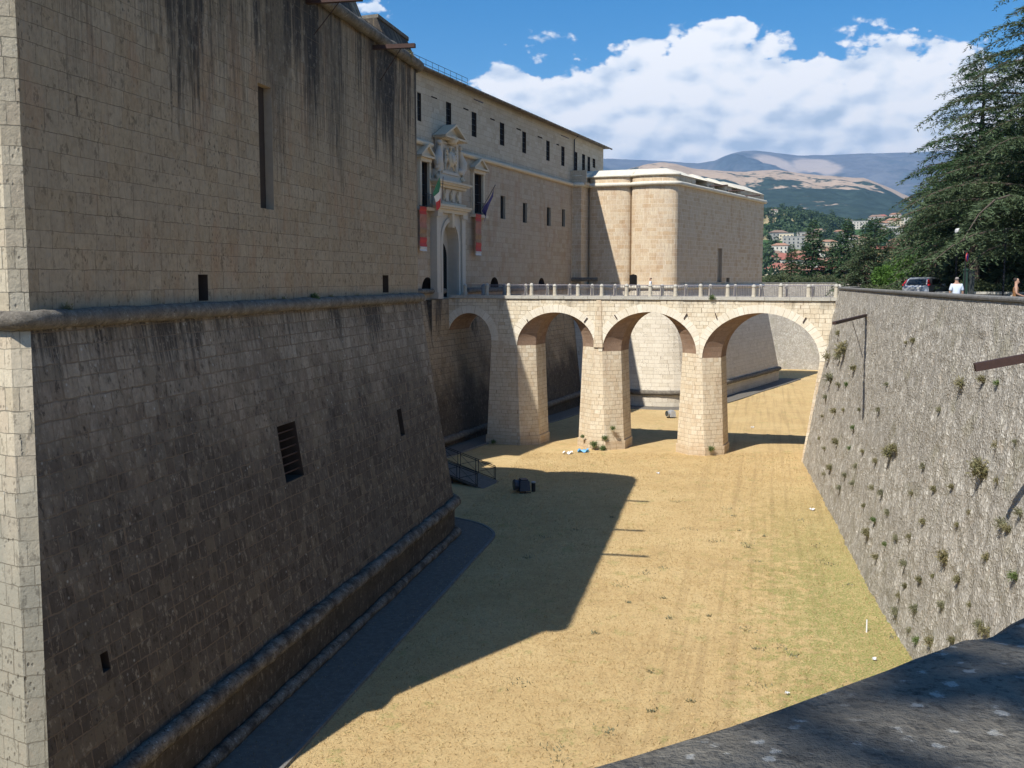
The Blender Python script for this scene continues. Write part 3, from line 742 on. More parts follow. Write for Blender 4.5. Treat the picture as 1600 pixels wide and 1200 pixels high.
# marble portal: local frame (t, out, z)
def lbox(mb, t0, t1, q0, q1, z0, z1, mi=0):
    mb.prism([FP(t0, q0), FP(t1, q0), FP(t1, q1), FP(t0, q1)][::-1], z0, z1, mi)
PO = thing('marble_portal', 'tall white marble portal with coat of arms and pediment where the bridge ends', 'portal', tuple(FP(1.95, .3, .1)))
tc_ = .42; hw = 2.9
def arch_frame(mb, tc, r_in, r_out, zs, rise, z0, q0, q1, N=18, ztop=None):
    """jambs plus arch ring, extruded q0..q1; if ztop, the ring is filled out to a rectangle of half width r_out"""
    pin = [(-r_in, z0), (-r_in, zs)] + [(-r_in * math.cos(math.pi * k / N), zs + rise * math.sin(math.pi * k / N)) for k in range(1, N)] + [(r_in, zs), (r_in, z0)]
    if ztop is None: po = [(-r_out, z0), (-r_out, zs)] + [(-r_out * math.cos(math.pi * k / N), zs + (rise + r_out - r_in) * math.sin(math.pi * k / N)) for k in range(1, N)] + [(r_out, zs), (r_out, z0)]
    else:
        po = [(-r_out, z0), (-r_out, zs)] + [(max(-r_out, min(r_out, -r_out * math.cos(math.pi * k / N) * 1.5)), ztop) for k in range(1, N)] + [(r_out, zs), (r_out, z0)]
    for i in range(len(pin) - 1):
        a, b, c, d = pin[i], pin[i + 1], po[i + 1], po[i]
        g4 = [FP(tc + p[0], q1, p[1]) for p in (a, b, c, d)]; h4 = [FP(tc + p[0], q0, p[1]) for p in (a, b, c, d)]
        mb.add(g4 + h4, [(0, 1, 2, 3), (7, 6, 5, 4), (0, 4, 5, 1), (3, 2, 6, 7)])
mb = MB(); arch_frame(mb, tc_, 1.55, 2.2, 4.7, 1.7, .1, .0, .42, ztop=7.15); part(mb, 'archway', M['marble'], PO)
mb = MB(); arch_frame(mb, tc_, 1.58, 1.95, 4.7, 1.75, .1, .42, .55); part(mb, 'archivolt', M['marble'], PO)
for s in (-1, 1):
    mb = MB(); lbox(mb, tc_ + s * 2.2 if s > 0 else tc_ - 2.9, tc_ + 2.9 if s > 0 else tc_ - 2.2, 0, .62, .6, 6.8); lbox(mb, tc_ + (2.12 if s > 0 else -2.98), tc_ + (2.98 if s > 0 else -2.12), 0, .75, .1, .6)
    part(mb, 'pilaster', M['marble'], PO)
    mb = MB(); lbox(mb, tc_ + (2.08 if s > 0 else -3.02), tc_ + (3.02 if s > 0 else -2.08), 0, .78, 6.8, 7.15); part(mb, 'capital', M['marble'], PO)
mb = MB()
mb.prism([FP(tc_ - .28, .4), FP(tc_ + .28, .4), FP(tc_ + .2, .8), FP(tc_ - .2, .8)][::-1], 6.0, 7.15); part(mb, 'keystone', M['marble_warm'], PO)
mb = MB(); lbox(mb, tc_ - 2.95, tc_ + 2.95, 0, .8, 7.15, 7.45); lbox(mb, tc_ - 3.15, tc_ + 3.15, 0, 1.0, 7.45, 7.62); lbox(mb, tc_ - 3.25, tc_ + 3.25, 0, 1.12, 7.62, 7.8); lbox(mb, tc_ - 2.9, tc_ + 2.9, 0, .7, 7.8, 8.05); part(mb, 'entablature', M['marble_warm'], PO)
mb = MB(); lbox(mb, tc_ - 2.6, tc_ + 2.6, 0, .35, 8.05, 9.7)
for t in (-1.9, -.55, .75, 2.05): lbox(mb, tc_ + t - .28, tc_ + t + .28, .35, .5, 8.2, 9.55)
part(mb, 'frieze', M['marble'], PO)
for t in (-1.2, .15, 1.45):
    mb = MB(); mb.tube([FP(tc_ + t, .42, 8.3), FP(tc_ + t + .1, .5, 8.6), FP(tc_ + t - .05, .52, 8.95), FP(tc_ + t + .08, .46, 9.35)], [.06, .13, .12, .05], 8); part(mb, 'relief', M['marble_warm'], PO)
mb = MB(); lbox(mb, tc_ - 3.0, tc_ + 3.0, 0, .7, 9.7, 10.0); lbox(mb, tc_ - 3.2, tc_ + 3.2, 0, .95, 10.0, 10.2); lbox(mb, tc_ - 3.35, tc_ + 3.35, 0, 1.1, 10.2, 10.42); part(mb, 'cornice', M['marble_warm'], PO)
mb = MB(); lbox(mb, tc_ - 2.5, tc_ + 2.5, 0, .5, 10.42, 11.7); lbox(mb, tc_ - 1.9, tc_ + 1.9, 0, .35, 11.7, 15.2)
for t in (-1.55, 1.55): lbox(mb, tc_ + t - .22, tc_ + t + .22, .35, .5, 11.7, 15.1)
lbox(mb, tc_ - 1.35, tc_ + 1.35, .35, .48, 14.75, 14.95); lbox(mb, tc_ - 1.7, tc_ + 1.7, .5, .6, 11.3, 11.6)
part(mb, 'attic', M['marble'], PO)
def blob(mb, t, q, z, rt, rq, rz, n=10, seed=0):
    vs = []; fs = []; m = 7
    for i in range(m + 1):
        ph = math.pi * i / m
        for k in range(n):
            th = 2 * math.pi * k / n; w = 1 + .25 * float(fbm(th * 1.2 + seed, ph * 2, None, 2, seed))
            vs.append(FP(t + rt * math.sin(ph) * math.cos(th) * w, q + rq * math.sin(ph) * math.sin(th) * w, z + rz * math.cos(ph)))
    for i in range(m):
        for k in range(n): k2 = (k + 1) % n; fs.append((i * n + k, i * n + k2, (i + 1) * n + k2, (i + 1) * n + k))
    mb.add(vs, fs)
mb = MB()                                                # double-headed eagle with a shield on its breast, crown above
blob(mb, tc_, .62, 13.1, .62, .28, .9, 14)
for s in (-1, 1):
    for k in range(5): mb.tube([FP(tc_ + s * .4, .5, 13.6 - k * .12), FP(tc_ + s * (.95 + .05 * k), .58, 14.1 - k * .42), FP(tc_ + s * (1.15 - .04 * k), .5, 13.5 - k * .5)], [.12, .13, .04], 6)
    mb.tube([FP(tc_ + s * .1, .6, 13.8), FP(tc_ + s * .3, .72, 14.3), FP(tc_ + s * .6, .7, 14.35)], [.16, .14, .05], 7)
    mb.tube([FP(tc_ + s * .25, .6, 12.4), FP(tc_ + s * .5, .62, 12.0), FP(tc_ + s * .62, .55, 11.8)], [.14, .09, .04], 6)
part(mb, 'eagle_relief', M['marble_warm'], PO, smooth=True)
mb = MB(); blob(mb, tc_, .86, 13.1, .38, .1, .55, 14, 3); part(mb, 'shield', M['marble'], PO, smooth=True)
mb = MB(); mb.lathe(FP(tc_, .62, 15.0), [(.42, -.25), (.5, 0), (.62, .3), (.45, .62), (.12, .8), (.02, .95)], 12); part(mb, 'crown', M['marble_warm'], PO, smooth=True)
for s in (-1, 1):
    mb = MB(); b0 = 10.5
    mb.tube([FP(tc_ + s * 2.2, .45, 11.5), FP(tc_ + s * 2.35, .55, 12.2), FP(tc_ + s * 2.5, .5, 12.9), FP(tc_ + s * 2.2, .5, 13.6), FP(tc_ + s * 2.0, .45, 14.3)], [.28, .42, .45, .28, .18], 9, flat=1.0)
    blob(mb, tc_ + s * 2.15, .5, 11.9, .6, .35, .45, 10, 5); blob(mb, tc_ + s * 2.05, .5, 14.7, .25, .22, .3, 8, 7)
    mb.tube([FP(tc_ + s * 2.3, .5, 13.2), FP(tc_ + s * 2.75, .6, 12.8), FP(tc_ + s * 2.7, .6, 12.2)], [.16, .14, .1], 7)
    part(mb, 'side_figure', M['marble'], PO, smooth=True)
    mb = MB(); mb.tube([FP(tc_ + s * 2.3, .4, 10.5), FP(tc_ + s * 2.55, .5, 10.9), FP(tc_ + s * 2.3, .5, 11.3), FP(tc_ + s * 2.1, .5, 11.0)], [.2, .25, .18, .1], 8); part(mb, 'scroll', M['marble_warm'], PO, smooth=True)
def pediment(root, tc, hw, z, h, q, mats=None):
    mb = MB(); lbox(mb, tc - hw, tc + hw, 0, q, z, z + .22)
    for s in (-1, 1):
        a = [FP(tc + s * hw, 0, z + .22), FP(tc + s * hw, q, z + .22), FP(tc, q, z + h), FP(tc, 0, z + h)]
        dn = [p + Vector((0, 0, -.26)) for p in a]; mid = a
        vs = a + dn; mb.add(vs, [(0, 1, 2, 3), (7, 6, 5, 4), (0, 4, 5, 1), (1, 5, 6, 2), (2, 6, 7, 3)])
    mb.face([FP(tc - hw * .8, q * .6, z + .22), FP(tc + hw * .8, q * .6, z + .22), FP(tc, q * .6, z + h - .2)])
    return part(mb, 'pediment', M['marble_warm'], root)
pediment(PO, tc_, 2.25, 15.3, 1.75, 1.15)
mb = MB(); lbox(mb, tc_ - 1.95, tc_ + 1.95, 0, .9, 15.15, 15.3)
for k in range(16): lbox(mb, tc_ - 1.9 + k * .245, tc_ - 1.9 + k * .245 + .13, .9, 1.0, 15.17, 15.29)
part(mb, 'dentil_band', M['marble_warm'], PO)
# passage behind the archway
mb = MB(); w = 1.6
N = 14; arc = [(-w, .1), (-w, 4.7)] + [(-w * math.cos(math.pi * k / N), 4.7 + 1.72 * math.sin(math.pi * k / N)) for k in range(1, N)] + [(w, 4.7), (w, .1)]
for i in range(len(arc) - 1):
    a, b = arc[i], arc[i + 1]
    mb.face([FP(tc_ + a[0], .02, a[1]), FP(tc_ + b[0], .02, b[1]), FP(tc_ + b[0], -.5, b[1]), FP(tc_ + a[0], -.5, a[1])])
mb.face([FP(tc_ + p[0], -.5, p[1]) for p in arc]); mb.face([FP(tc_ - w, .02, .1), FP(tc_ + w, .02, .1), FP(tc_ + w, -.5, .1), FP(tc_ - w, -.5, .1)])
part(mb, 'porch_vault', M['marble'], PO)
tdoor = (hit(700.5, 425, FP(0, -1.25), NC) - C0).dot(TC)
mb = MB(); arcd = [(-.95, .12), (-.95, 2.6)] + [(-.95 * math.cos(math.pi * k / N), 2.6 + .95 * math.sin(math.pi * k / N)) for k in range(1, N)] + [(.95, 2.6), (.95, .12)]
mb.face([FP(tc_ + .22 + p[0] * 1.2, -.48, p[1] * 1.36) for p in arcd]); part(mb, 'doorway', M['dark'], PO)

for o_ in kids(PO):                                        # upper tiers of the portal: real heights
    for v_ in o_.data.vertices:
        if v_.co.z > 8.05: v_.co.z = 8.05 + (v_.co.z - 8.05) * .715
# pedimented side windows with balcony rails; banners and flags are things of their own
def side_window(h):
    t0 = h[0] - 28.4; t1 = h[1] - 28.4; z0, z1 = h[2], h[3]; tm = (t0 + t1) / 2
    mb = MB(); lbox(mb, t0 - .3, t0, 0, .22, z0 - .1, z1); lbox(mb, t1, t1 + .3, 0, .22, z0 - .1, z1); lbox(mb, t0 - .3, t1 + .3, 0, .3, z1, z1 + .3); lbox(mb, t0 - .5, t1 + .5, 0, .5, z0 - .35, z0 - .1)
    part(mb, 'window_surround', M['marble_warm'], CB)
    mb = MB(); tc = tm; hw2 = (t1 - t0) / 2 + .65; z = z1 + .3
    lbox(mb, tc - hw2, tc + hw2, 0, .55, z, z + .16)
    for s in (-1, 1):
        a = [FP(tc + s * hw2, 0, z + .16), FP(tc + s * hw2, .55, z + .16), FP(tc, .55, z + 1.1), FP(tc, 0, z + 1.1)]
        dn = [p + Vector((0, 0, -.2)) for p in a]; mb.add(a + dn, [(0, 1, 2, 3), (7, 6, 5, 4), (0, 4, 5, 1), (1, 5, 6, 2), (2, 6, 7, 3)])
    mb.face([FP(tc - hw2 * .8, .3, z + .16), FP(tc + hw2 * .8, .3, z + .16), FP(tc, .3, z + .95)])
    part(mb, 'window_pediment', M['marble_warm'], CB)
    mb = MB()
    for zz in (z0, z0 + .95): mb.tube([FP(t0, .45, zz), FP(t1, .45, zz)], .025, 5)
    for k in range(8): t = t0 + (t1 - t0) * k / 7; mb.tube([FP(t, .45, z0), FP(t, .45, z0 + .95)], .015, 4)
    part(mb, 'balcony_rail', M['iron'], CB)
    return t0, t1, z0
sw = [side_window(h) for h in sid]
def banner(t0, t1, ztop, zbot, label):
    r = thing('banner', label, 'banner', tuple(FP(t0, .5, ztop)), 0, 'red exhibition banners beside the portal')
    H = ztop - zbot
    def cloth(name, za, zb, mat, q=.5, ta=t0, tb=t1):
        mb = MB(); n = 6
        for k in range(n):
            ya, yb = za + (zb - za) * k / n, za + (zb - za) * (k + 1) / n
            w = .03 * math.sin(k * 1.3); w2 = .03 * math.sin((k + 1) * 1.3)
            P = [FP(ta, q + w2, yb), FP(tb, q + w2, yb), FP(tb, q + w, ya), FP(ta, q + w, ya)]; B = [p - NC * .02 for p in P]
            mb.add(P + B, [(0, 1, 2, 3), (7, 6, 5, 4), (0, 3, 7, 4), (1, 5, 6, 2), (0, 4, 5, 1), (3, 2, 6, 7)])
        return part(mb, name, mat, r)
    cloth('red_field', ztop, ztop - .17 * H, M['red']); cloth('picture_panel', ztop - .17 * H, ztop - .47 * H, M['banner_pic']); cloth('amber_panel', ztop - .47 * H, ztop - .69 * H, M['banner_amber'])
    cloth('lower_red_field', ztop - .69 * H, ztop - .9 * H, M['red']); cloth('white_foot', ztop - .9 * H, zbot, M['banner_white'])
    mb = MB(); mb.tube([FP(t0 - .1, .5, ztop + .03), FP(t1 + .1, .5, ztop + .03)], .03, 6); part(mb, 'rod', M['iron'], r)
def tz(x, y, q=.5): p = hit(x, y, FP(0, q), NC); return (p - C0).dot(TC), p.z
a, z_a = tz(656, 322); b, z_b = tz(667, 390); banner(a, b, z_a, tz(660, 392)[1], 'long red exhibition banner hanging left of the portal, partly behind the near bastion edge')
a, z_a = tz(743.5, 334); b, _ = tz(752, 360); banner(a, b, z_a, tz(747, 399)[1], 'long red exhibition banner hanging right of the portal under the balcony window')
def flag(name, label, base, tip, cols, pts):
    r = thing(name, label, 'flag', tuple(base))
    mb = MB(); mb.tube([base, tip], .035, 6); part(mb, 'pole', M['galv'], r)
    # cloth as strips: pts = rows from pole outwards, each a list of points down the strip
    for ci, (cn, mat) in enumerate(cols):
        mb = MB(); A, B = pts[ci], pts[ci + 1]
        for k in range(len(A) - 1): 
            q = [A[k], B[k], B[k + 1], A[k + 1]]; off = Vector((.012, .012, 0)); mb.add(q + [p + off for p in q], [(0, 1, 2, 3), (7, 6, 5, 4), (0, 4, 5, 1), (1, 5, 6, 2), (2, 6, 7, 3), (3, 7, 4, 0)])
        part(mb, cn, mat, r, smooth=False)
def onq(x, y, q): return hit(x, y, FP(0, q), NC)
bs = onq(690, 322, .7); tp = onq(692.5, 276, 2.2)
flag('tricolour_flag', 'green, white and red flag drooping from a slanted pole over the portal', bs, tp,
     [('green_stripe', M['green_flag']), ('white_stripe', M['white_flag']), ('red_stripe', M['red_flag'])],
     [[onq(687, 277, 2.1), onq(683, 285, 2.0), onq(676, 303, 1.9)],
      [onq(688, 290, 1.9), onq(686, 300, 1.7), onq(678, 307, 1.8)],
      [onq(688, 309, 1.5), onq(686, 313, 1.4), onq(681, 316, 1.5)],
      [onq(688, 322, 1.2), onq(686, 326, 1.2), onq(682, 329, 1.3)]])
bs = onq(753, 326, .5); tp = onq(774, 289, 2.6)
flag('blue_flag', 'dark blue flag hanging from a slanted pole right of the portal', bs, tp, [('cloth', M['blue_flag']), ('fold', M['blue_flag'])],
     [[onq(772, 294, 2.5), onq(768, 305, 2.2), onq(763, 314, 2.0), onq(756, 322, 1.6), onq(753, 330, 1.2)],
      [onq(771, 298, 2.4), onq(770, 308, 2.0), onq(766, 316, 1.8), onq(761, 327, 1.5), onq(759, 339, 1.1)],
      [onq(770.5, 300, 2.4), onq(769, 310, 1.9), onq(765, 318, 1.7), onq(759.5, 333, 1.4), onq(756, 348, 1.1)]])

# ------------------------------------------------------------------ far bastion
Z_RF = -11.15
FB = thing('stone_bastion', 'distant sunlit bastion of warm stone with two rounded lobes, beyond the bridge', 'bastion', (PF[4].x, PF[4].y, fz(0, 120)))
nF = len(PF); IFF = nF - 4                                # shaded face runs PF[nF-4] -> PF[nF-3]
bF = 1.9; sc1 = offs(PF, bF); up0 = offs(PF, -.06)
mb = MB(); strip(mb, up0, up0, Z_CORD, Z_TOP, skip=(IFF,))
q4 = quad(up0, up0, IFF, Z_CORD, Z_TOP)
fh = wall_holes([(1121, 388, 1128, 441), (1135, 434, 1140, 441)], *q4)
ptF, eF = panel(mb, *q4, fh); part(mb, 'upper_wall', M['far_upper'], FB)
adopt(recess('blocked_window', ptF, eF, fh[0], .35, FB, [M['reveal'], M['reveal']]), FB); adopt(recess('gun_port', ptF, eF, fh[1], .9, FB, [M['reveal'], M['dark']]), FB)
# the casemate opening in the sunlit lobe and the arched gate near the palace
def stuck_opening(P, x0, x1, y0, y1, name, lab):
    c = hit((x0 + x1) / 2, (y0 + y1) / 2, P, -NC.cross(Vector((0, 0, 1))) if False else -TC)
    return c
mb = MB()
a_ = hit(984.5, 436, FP(37.05, 0), TC); b_ = hit(995, 436, FP(37.05, 0), TC); z1 = hit(990, 430, FP(37.05, 0), TC).z; z0 = Z_CORD + .25
mb.add([V3(a_ - TC * .25, z0), V3(b_ - TC * .25, z0), V3(b_ - TC * .25, z1), V3((a_ + b_) / 2 - TC * .25, z1 + .12), V3(a_ - TC * .25, z1), V3(a_ + TC * .9, z0), V3(b_ + TC * .9, z0), V3(b_ + TC * .9, z1), V3((a_ + b_) / 2 + TC * .9, z1 + .12), V3(a_ + TC * .9, z1)],
       [(4, 3, 2, 1, 0), (0, 1, 6, 5), (1, 2, 7, 6), (2, 3, 8, 7), (3, 4, 9, 8), (4, 0, 5, 9)])
part(mb, 'casemate_opening', M['dark'], FB)
strip_m = MB(); strip(strip_m, sc1, PF, Z_RF, Z_CORD); part(strip_m, 'battered_wall', M['far_scarp'], FB)
part(roll(offs(PF, .10), Z_CORD, .24, 13, .35, .1), 'lower_cordon', M['roll_pale'], FB, smooth=True)
part(roll(offs(PF, .12), Z_TOP, .24, 14, .35, .1), 'upper_cordon', M['roll_pale'], FB, smooth=True)
part(roll(offs(PF, bF + .10), Z_RF, .3, 15, .35, .2), 'base_moulding', M['roll'], FB, smooth=True)
pl = offs(PF, bF + .02); mb = MB(); strip(mb, pl, pl, -14.5, Z_RF); part(mb, 'plinth', M['far_scarp'], FB)
# low wall, thin string course, then the parapet slope with gaps
LF = arclen(PF); sf = LF[IFF]; aF = V3(PF[IFF], 0); eFF = (PF[IFF + 1] - PF[IFF]).normalized(); nFF = Vector((eFF.y, -eFF.x, 0))
def sF(x, y): return sf + (hit(x, y, aF, nFF) - aF).dot(eFF)
gF = [(sF(1089, 283), sF(1107, 286)), (sF(1118, 289), sF(1134, 292)), (sF(1145, 296), sF(1159, 299))]
_rf_list = offs(PF, -.08)
def straight_lobes(P, base, ins):
    out = []
    for p, q in zip(P, base):
        d = q - C0; t, w = d.dot(TC), d.dot(NC)
        out.append(FP(38.3 + ins, min(w, 12.0 - ins * 1.1)) if (-1 < w < 12.05 and t < 38.6) else p)
    return out
parapet(offs(PF, 0) if False else _rf_list, Z_TOP + .1, Z_TOP + 1.0, .01, FB, M['far_upper'], gF, th=1.8, gapz=.12)
parapet(PF, Z_TOP + 1.0, Z_TOP + 2.0, 1.9, FB, M['roll_pale'], gF, th=3.2, gapz=.02, Bo=straight_lobes(offs(PF, -1.9), PF, 1.9), Co=straight_lobes(offs(PF, -5.1), PF, 5.1))
part(roll(offs(PF[:IFF + 1], 0.0), Z_TOP + 1.0, .13, 17, .4, .06, n=8), 'string_course', M['roll_pale'], FB, smooth=True)
mb = MB(); cap(mb, offs(PF, -.4) + [FP(40, -30)], Z_TOP + .16); part(mb, 'terrace', M['roll_pale'], FB)
# arched casemate gate beside the palace, with a heavy round lintel
mb = MB(); gq0, gq1 = -.2, 1.2
mb.tube([FP(34.9, .2, 1.65), FP(34.9, 3.3, 1.65)], .24, 10); part(mb, 'gate_lintel', M['roll'], FB)
for k, x in enumerate((1110, 1137, 1162)):
    p = hit(x, 288 + 8 * k, aF, nFF); mb = MB(); mb.tube([p - nFF * .3 - Vector((0, 0, .2)), p + nFF * 2.2 - Vector((0, 0, .2))], .09, 6)
    o = mb.build('floodlight_beam', M['rust_steel']); tag(o, ['rusty steel beam out of the first gun gap of the distant bastion', 'rusty steel beam out of the middle gun gap of the distant bastion', 'rusty steel beam out of the farthest gun gap of the distant bastion'][k], 'beam', 'floodlight beams on the distant bastion')
# box balcony at the corner where the palace meets the bastion
mb = MB(); p = FP(37.2, 1.0, 0)
lbx = [FP(35.2, -.1), FP(35.2, 1.7), FP(38.2, 1.7), FP(38.2, -.1)]
mb.prism(lbx, 12.45, 12.75); mb.prism([FP(35.2, -.1), FP(35.2, 1.75), FP(35.45, 1.75), FP(35.45, -.1)], 12.75, 14.1)
part(mb, 'corner_balcony', M['palace_upper'], CB)

# ------------------------------------------------------------------ bridge
BR = thing('stone_bridge', 'cream stone footbridge on tall tapering piers with four round arches over the dry moat', 'bridge', tuple(FP(0, 15, fz(0, 80))))
WD = 4.4; MW = 1.0; EW = 1.6
def wpx(x, y): return (hit(x, y, FP(0, 0), TC) - C0).dot(NC)
def B(w, m, z): return FP(m, w, z)
ZS = lambda x, y: hit(x, y, FP(0, 0), TC).z
Z_DK = .12
W_END = 32.6
# arches: near-face span (w0,w1), spring z, crown z, core span
AR = []
for (x0, x1, ys, yc, e0, e1) in ((699, 768, 531, 489, 0, 0), (808, 929, 541, 488, EW, EW), (941, 1088, 551, 487.5, EW, EW), (1097, 1281, 562, 489, EW, 0.0)):
    w0, w1 = wpx(x0, ys), wpx(x1, ys); AR.append((w0, w1, ZS((x0 + x1) / 2, ys), ZS((x0 + x1) / 2, yc), e0, e1))
NA = 26
def arc_pts(w0, w1, zs, zc):
    c = (w0 + w1) / 2; r = (w1 - w0) / 2
    return [(c - r * math.cos(math.pi * k / NA), zs + (zc - zs) * math.sin(math.pi * k / NA)) for k in range(NA + 1)]
# spandrel face both sides
def spandrel(m, out):
    mb = MB(); ztop = Z_DK
    prev = .0
    for (w0, w1, zs, zc, e0, e1) in AR:
        A = arc_pts(w0, w1, zs, zc)
        if w0 > prev: mb.face([B(prev, m, zs if False else min(zs, zs)), B(w0, m, zs), B(w0, m, ztop), B(prev, m, ztop)], [(prev, zs), (w0, zs), (w0, ztop), (prev, ztop)])
        for k in range(NA):
            a, b = A[k], A[k + 1]
            mb.face([B(a[0], m, a[1]), B(b[0], m, b[1]), B(b[0], m, ztop), B(a[0], m, ztop)], [a, b, (b[0], ztop), (a[0], ztop)])
        prev = w1
    zs = AR[-1][2]; mb.face([B(prev, m, zs), B(W_END, m, zs), B(W_END, m, ztop), B(prev, m, ztop)], [(prev, zs), (W_END, zs), (W_END, ztop), (prev, ztop)])
    return part(mb, 'spandrel_wall', M['bridge'], BR)
spandrel(0, -1); spandrel(WD, 1)
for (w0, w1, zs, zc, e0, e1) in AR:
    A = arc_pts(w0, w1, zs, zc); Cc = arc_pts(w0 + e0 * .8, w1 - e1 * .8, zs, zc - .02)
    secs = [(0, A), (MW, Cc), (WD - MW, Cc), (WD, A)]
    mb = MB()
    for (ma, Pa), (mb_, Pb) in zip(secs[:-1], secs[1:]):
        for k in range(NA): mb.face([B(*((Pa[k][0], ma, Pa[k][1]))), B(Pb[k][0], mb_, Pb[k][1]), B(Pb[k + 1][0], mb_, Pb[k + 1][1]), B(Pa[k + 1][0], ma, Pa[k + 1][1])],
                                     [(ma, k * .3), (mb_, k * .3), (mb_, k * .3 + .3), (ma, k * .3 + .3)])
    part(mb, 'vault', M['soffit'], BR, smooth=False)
    ia = AR.index((w0, w1, zs, zc, e0, e1)); lo_ = (AR[ia - 1][1] + w0) / 2 + .01 if ia else .1; hi_ = (AR[ia + 1][0] + w1) / 2 - .01 if ia < 3 else w1 + .7
    for m, sg in ((0, -1), (WD, 1)):
        mb = MB(); O = []; c = (w0 + w1) / 2; r = (w1 - w0) / 2; rt = .62
        I2 = A; O = [(max(lo_, min(hi_, c - (r + rt) * math.cos(math.pi * k / NA))), zs + (zc - zs + rt) * math.sin(math.pi * k / NA)) for k in range(NA + 1)]
        L = 0
        for k in range(NA):
            d = math.hypot(A[k + 1][0] - A[k][0], A[k + 1][1] - A[k][1])
            f0, f1 = m + sg * .035, m
            mb.face([B(A[k][0], f0, A[k][1]), B(A[k + 1][0], f0, A[k + 1][1]), B(O[k + 1][0], f0, O[k + 1][1]), B(O[k][0], f0, O[k][1])], [(L, .3), (L + d, .3), (L + d, .92), (L, .92)])
            mb.face([B(O[k][0], f0, O[k][1]), B(O[k + 1][0], f0, O[k + 1][1]), B(O[k + 1][0], f1, O[k + 1][1]), B(O[k][0], f1, O[k][1])], [(L, .2), (L + d, .2), (L + d, .3), (L, .3)])
            mb.face([B(A[k][0], f1, A[k][1]), B(A[k + 1][0], f1, A[k + 1][1]), B(A[k + 1][0], f0, A[k + 1][1]), B(A[k][0], f0, A[k][1])], [(L, .2), (L + d, .2), (L + d, .3), (L, .3)])
            L += d
        part(mb, 'arch_ring', M['voussoir'], BR)
# piers
def pier(wl, wr, zl, zr, el, er, plz=True):
    """near edge wl..wr; core widened by el / er towards the neighbouring arches"""
    def plan(ex, zz):
        P = [(wl - ex, -ex * .7), (wr + ex, -ex * .7), (wr + er * .8 + ex, MW), (wr + er * .8 + ex, WD - MW), (wr + ex, WD + ex * .7), (wl - ex, WD + ex * .7), (wl - el * .8 - ex, WD - MW), (wl - el * .8 - ex, MW)]
        return P
    zt = [zl if i in (0, 5, 6, 7) else zr for i in range(8)]
    zb = -13.6
    T0 = plan(0, 0); H = 11.2
    mb = MB(); zmid = -11.35
    ex = .32
    Tm = plan(ex, 0)
    def pr(P, zz): return [B(p[0], p[1], zz[i]) for i, p in enumerate(P)]
    t = pr(T0, [z - .0 for z in zt]); m_ = pr(Tm, [zmid] * 8)
    for i in range(8):
        j = (i + 1) % 8
        L = (t[j] - t[i]).length
        if L < 1e-3: continue
        u0 = 3.3 * i
        mb.face([m_[i], m_[j], t[j], t[i]], [(u0 - (.3 if 0 else 0), zmid), (u0 + (m_[j] - m_[i]).length, zmid), (u0 + L, zt[j]), (u0, zt[i])])
    o = part(mb, 'pier', M['pier'], BR)
    mb = MB(); P1 = plan(ex + .09, 0)
    a = [B(p[0], p[1], zb) for p in P1]; b = [B(p[0], p[1], zmid + .05) for p in P1]
    for i in range(8):
        j = (i + 1) % 8; L = (b[j] - b[i]).length; mb.face([a[i], a[j], b[j], b[i]], [(3.3 * i, zb), (3.3 * i + L, zb), (3.3 * i + L, zmid + .05), (3.3 * i, zmid + .05)])
    mb.face(b)
    o2 = mb.build('pier_plinth', M['pier'], o)
for i in range(3):
    pier(AR[i][1], AR[i + 1][0], AR[i][2], AR[i + 1][2], AR[i][5], AR[i + 1][4])
# end wall against the palace and at the counterscarp
mb = MB(); w = AR[0][0]; zz = AR[0][2]
mb.prism([B(-.1, .02, 0), B(-.1, WD - .02, 0), B(w, WD - .02, 0), B(w, .02, 0)], -13.4, zz); part(mb, 'abutment', M['pier'], BR)
mb = MB(); w = AR[3][1]; zz = AR[3][2]
pts0 = [(w, .0), (w + 4, .0), (w + 4, WD), (w, WD)]; pts1 = [(w - 1.15, -.5), (w + 4, -.5), (w + 4, WD + .5), (w - 1.15, WD + .5)]
T_ = [B(a, b, zz) for a, b in pts0]; Bm = [B(a, b, -12.4) for a, b in pts1]
for i in range(4): j = (i + 1) % 4; mb.face([Bm[i], Bm[j], T_[j], T_[i]], [(5 * i, -12.4), (5 * i + (Bm[j] - Bm[i]).length, -12.4), (5 * i + (T_[j] - T_[i]).length, zz), (5 * i, zz)])
part(mb, 'abutment', M['pier'], BR)
for i in (0, 1):                                          # flat pilasters above the two middle piers
    pass
mb = MB(); w0 = AR[1][1]; w1 = AR[2][0]; wm = (w0 + w1) / 2
mb.add([B(wm - .35, -.12, AR[1][2]), B(wm + .35, -.12, AR[1][2]), B(wm + .16, -.05, Z_DK - .02), B(wm - .16, -.05, Z_DK - .02), B(wm - .42, 0, AR[1][2]), B(wm + .42, 0, AR[1][2]), B(wm + .22, 0, Z_DK - .02), B(wm - .22, 0, Z_DK - .02)],
       [(0, 1, 2, 3), (4, 0, 3, 7), (1, 5, 6, 2), (4, 5, 1, 0)]); part(mb, 'pilaster', M['pier'], BR)
mb = MB(); mb.prism([B(.6, 0.3, 0), B(.6, WD - .3, 0), B(W_END + 1, WD - .3, 0), B(W_END + 1, .3, 0)], -.05, .1); part(mb, 'deck', M['kerb'], BR)
